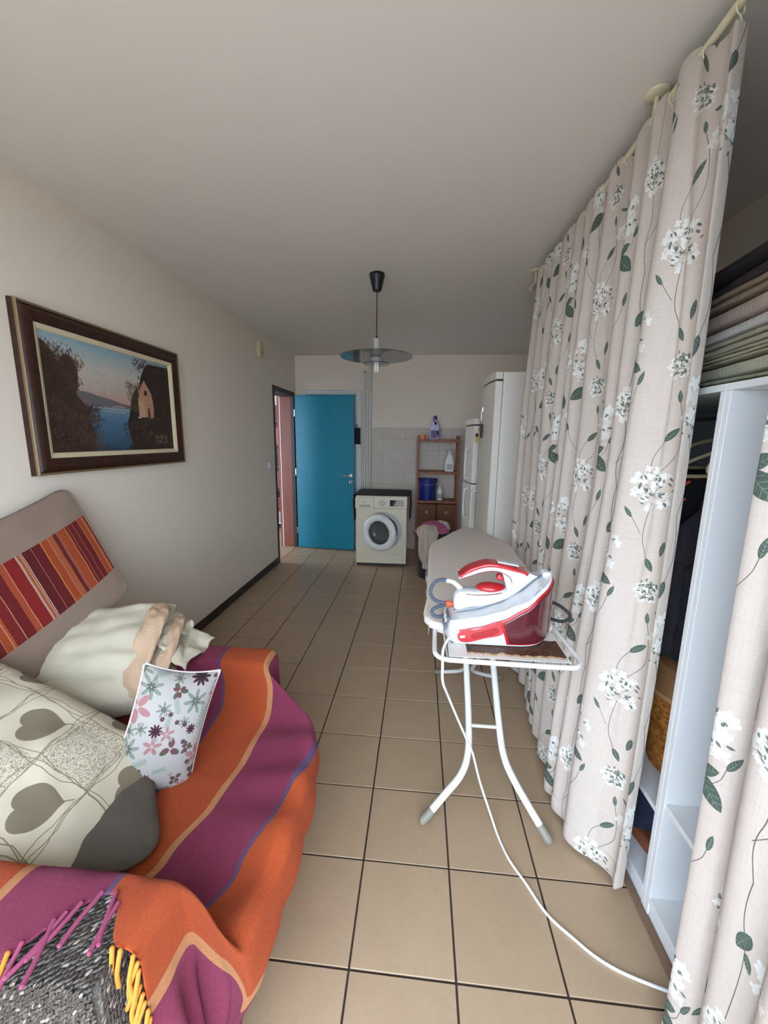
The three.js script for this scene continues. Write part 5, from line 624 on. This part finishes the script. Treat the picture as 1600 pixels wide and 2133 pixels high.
  part('trim_line', tube([[0.325, 1.0], [0.36, 0.998], [0.416, 1.003], [0.458, 1.013], [0.471, 1.04], [0.458, 1.064], [0.42, 1.078], [0.38, 1.073], [0.33, 1.056], [0.308, 1.047]].map(([x, y], i) => V(x, y, zc + (y < 1.01 ? 0.040 : 0.0305))), 0.0013, 90, 6), std(lin(0.22, 0.02, 0.03), 0.4), o, 'dark red trim line');
  part('cord_sleeve', (() => { const g = []; for (let i = 0; i < 9; i++) { const t = i / 8, p = V(lerp(0.318, 0.268, t), 0.992 + 0.032 * Math.sin(t * 1.7), zc - 0.012); g.push(ball(p, 0.0095 - 0.0025 * t, 1, 1, 1, 12)); } return g; })(), std(lin(0.76, 0.77, 0.78), 0.4), o, 'white ribbed cord sleeve');
  // braided steam hose, power cord
  const hoseTex = canvasTex(256, 32, (c, w, h) => { c.fillStyle = '#2a2e3a'; c.fillRect(0, 0, w, h); const r = rng(2); for (let i = 0; i < 260; i++) { c.fillStyle = r() > 0.4 ? '#8fa0b4' : '#566176'; c.fillRect(r() * w, r() * h, 3 + r() * 5, 2); } }, 10, 1);
  const hm = std(0xffffff, 0.8, { map: hoseTex });
  const hose = thing('steam_hose', 'grey blue braided steam hose looped beside the iron', 'hose', [0, 0, 0]);
  part('loop', tube([V(0.272, 1.022, -0.128), V(0.251, 1.026, -0.13), V(0.227, 1.017, -0.13), V(0.212, 0.99, -0.13), V(0.215, 0.966, -0.13), V(0.234, 0.948, -0.13), V(0.272, 0.943, -0.125)], 0.006, 80, 10), hm, hose); part('loop', tube([V(0.28, 0.93, -0.15), V(0.243, 0.926, -0.14), V(0.219, 0.913, -0.13), V(0.225, 0.9, -0.12), V(0.248, 0.896, -0.12), V(0.272, 0.903, -0.13)], 0.006, 60, 10), hm, hose); part('loop', tube([V(0.60, 0.95, -0.20), V(0.65, 0.94, -0.17), V(0.684, 0.918, -0.16), V(0.694, 0.902, -0.16), V(0.685, 0.888, -0.16), V(0.659, 0.881, -0.165), V(0.60, 0.885, -0.20)], 0.006, 70, 10), std(lin(0.02, 0.022, 0.028), 0.8), hose, 'dark hose end');
  part('connector', mv(cyl(0.011, 0.009, 0.022, 16).rotateZ(1.4), 0.276, 0.945, -0.12), std(lin(0.75, 0.10, 0.02), 0.4), hose, 'orange hose connector');
  single('power_cord', tube([V(0.275, 0.872, -0.02), V(0.262, 0.868, 0.0), V(0.249, 0.861, 0.045), V(0.247, 0.838, 0.078), V(0.252, 0.76, 0.05), V(0.279, 0.64, -0.06), V(0.321, 0.5, -0.147), V(0.37, 0.37, -0.188), V(0.4, 0.29, -0.21), V(0.438, 0.15, -0.223), V(0.476, 0.05, -0.194), V(0.5, 0.0055, -0.137), V(0.524, 0.0045, -0.051), V(0.564, 0.0045, 0.025), V(0.609, 0.0045, 0.112), V(0.676, 0.0045, 0.175), V(0.728, 0.0045, 0.215), V(0.795, 0.0045, 0.244), V(0.9, 0.0135, 0.278)], 0.0044, 260, 10), std(lin(0.74, 0.76, 0.76), 0.4), 'white power cord hanging from the iron station to the floor', 'power cord');
}
renderer.render(scene, camera);
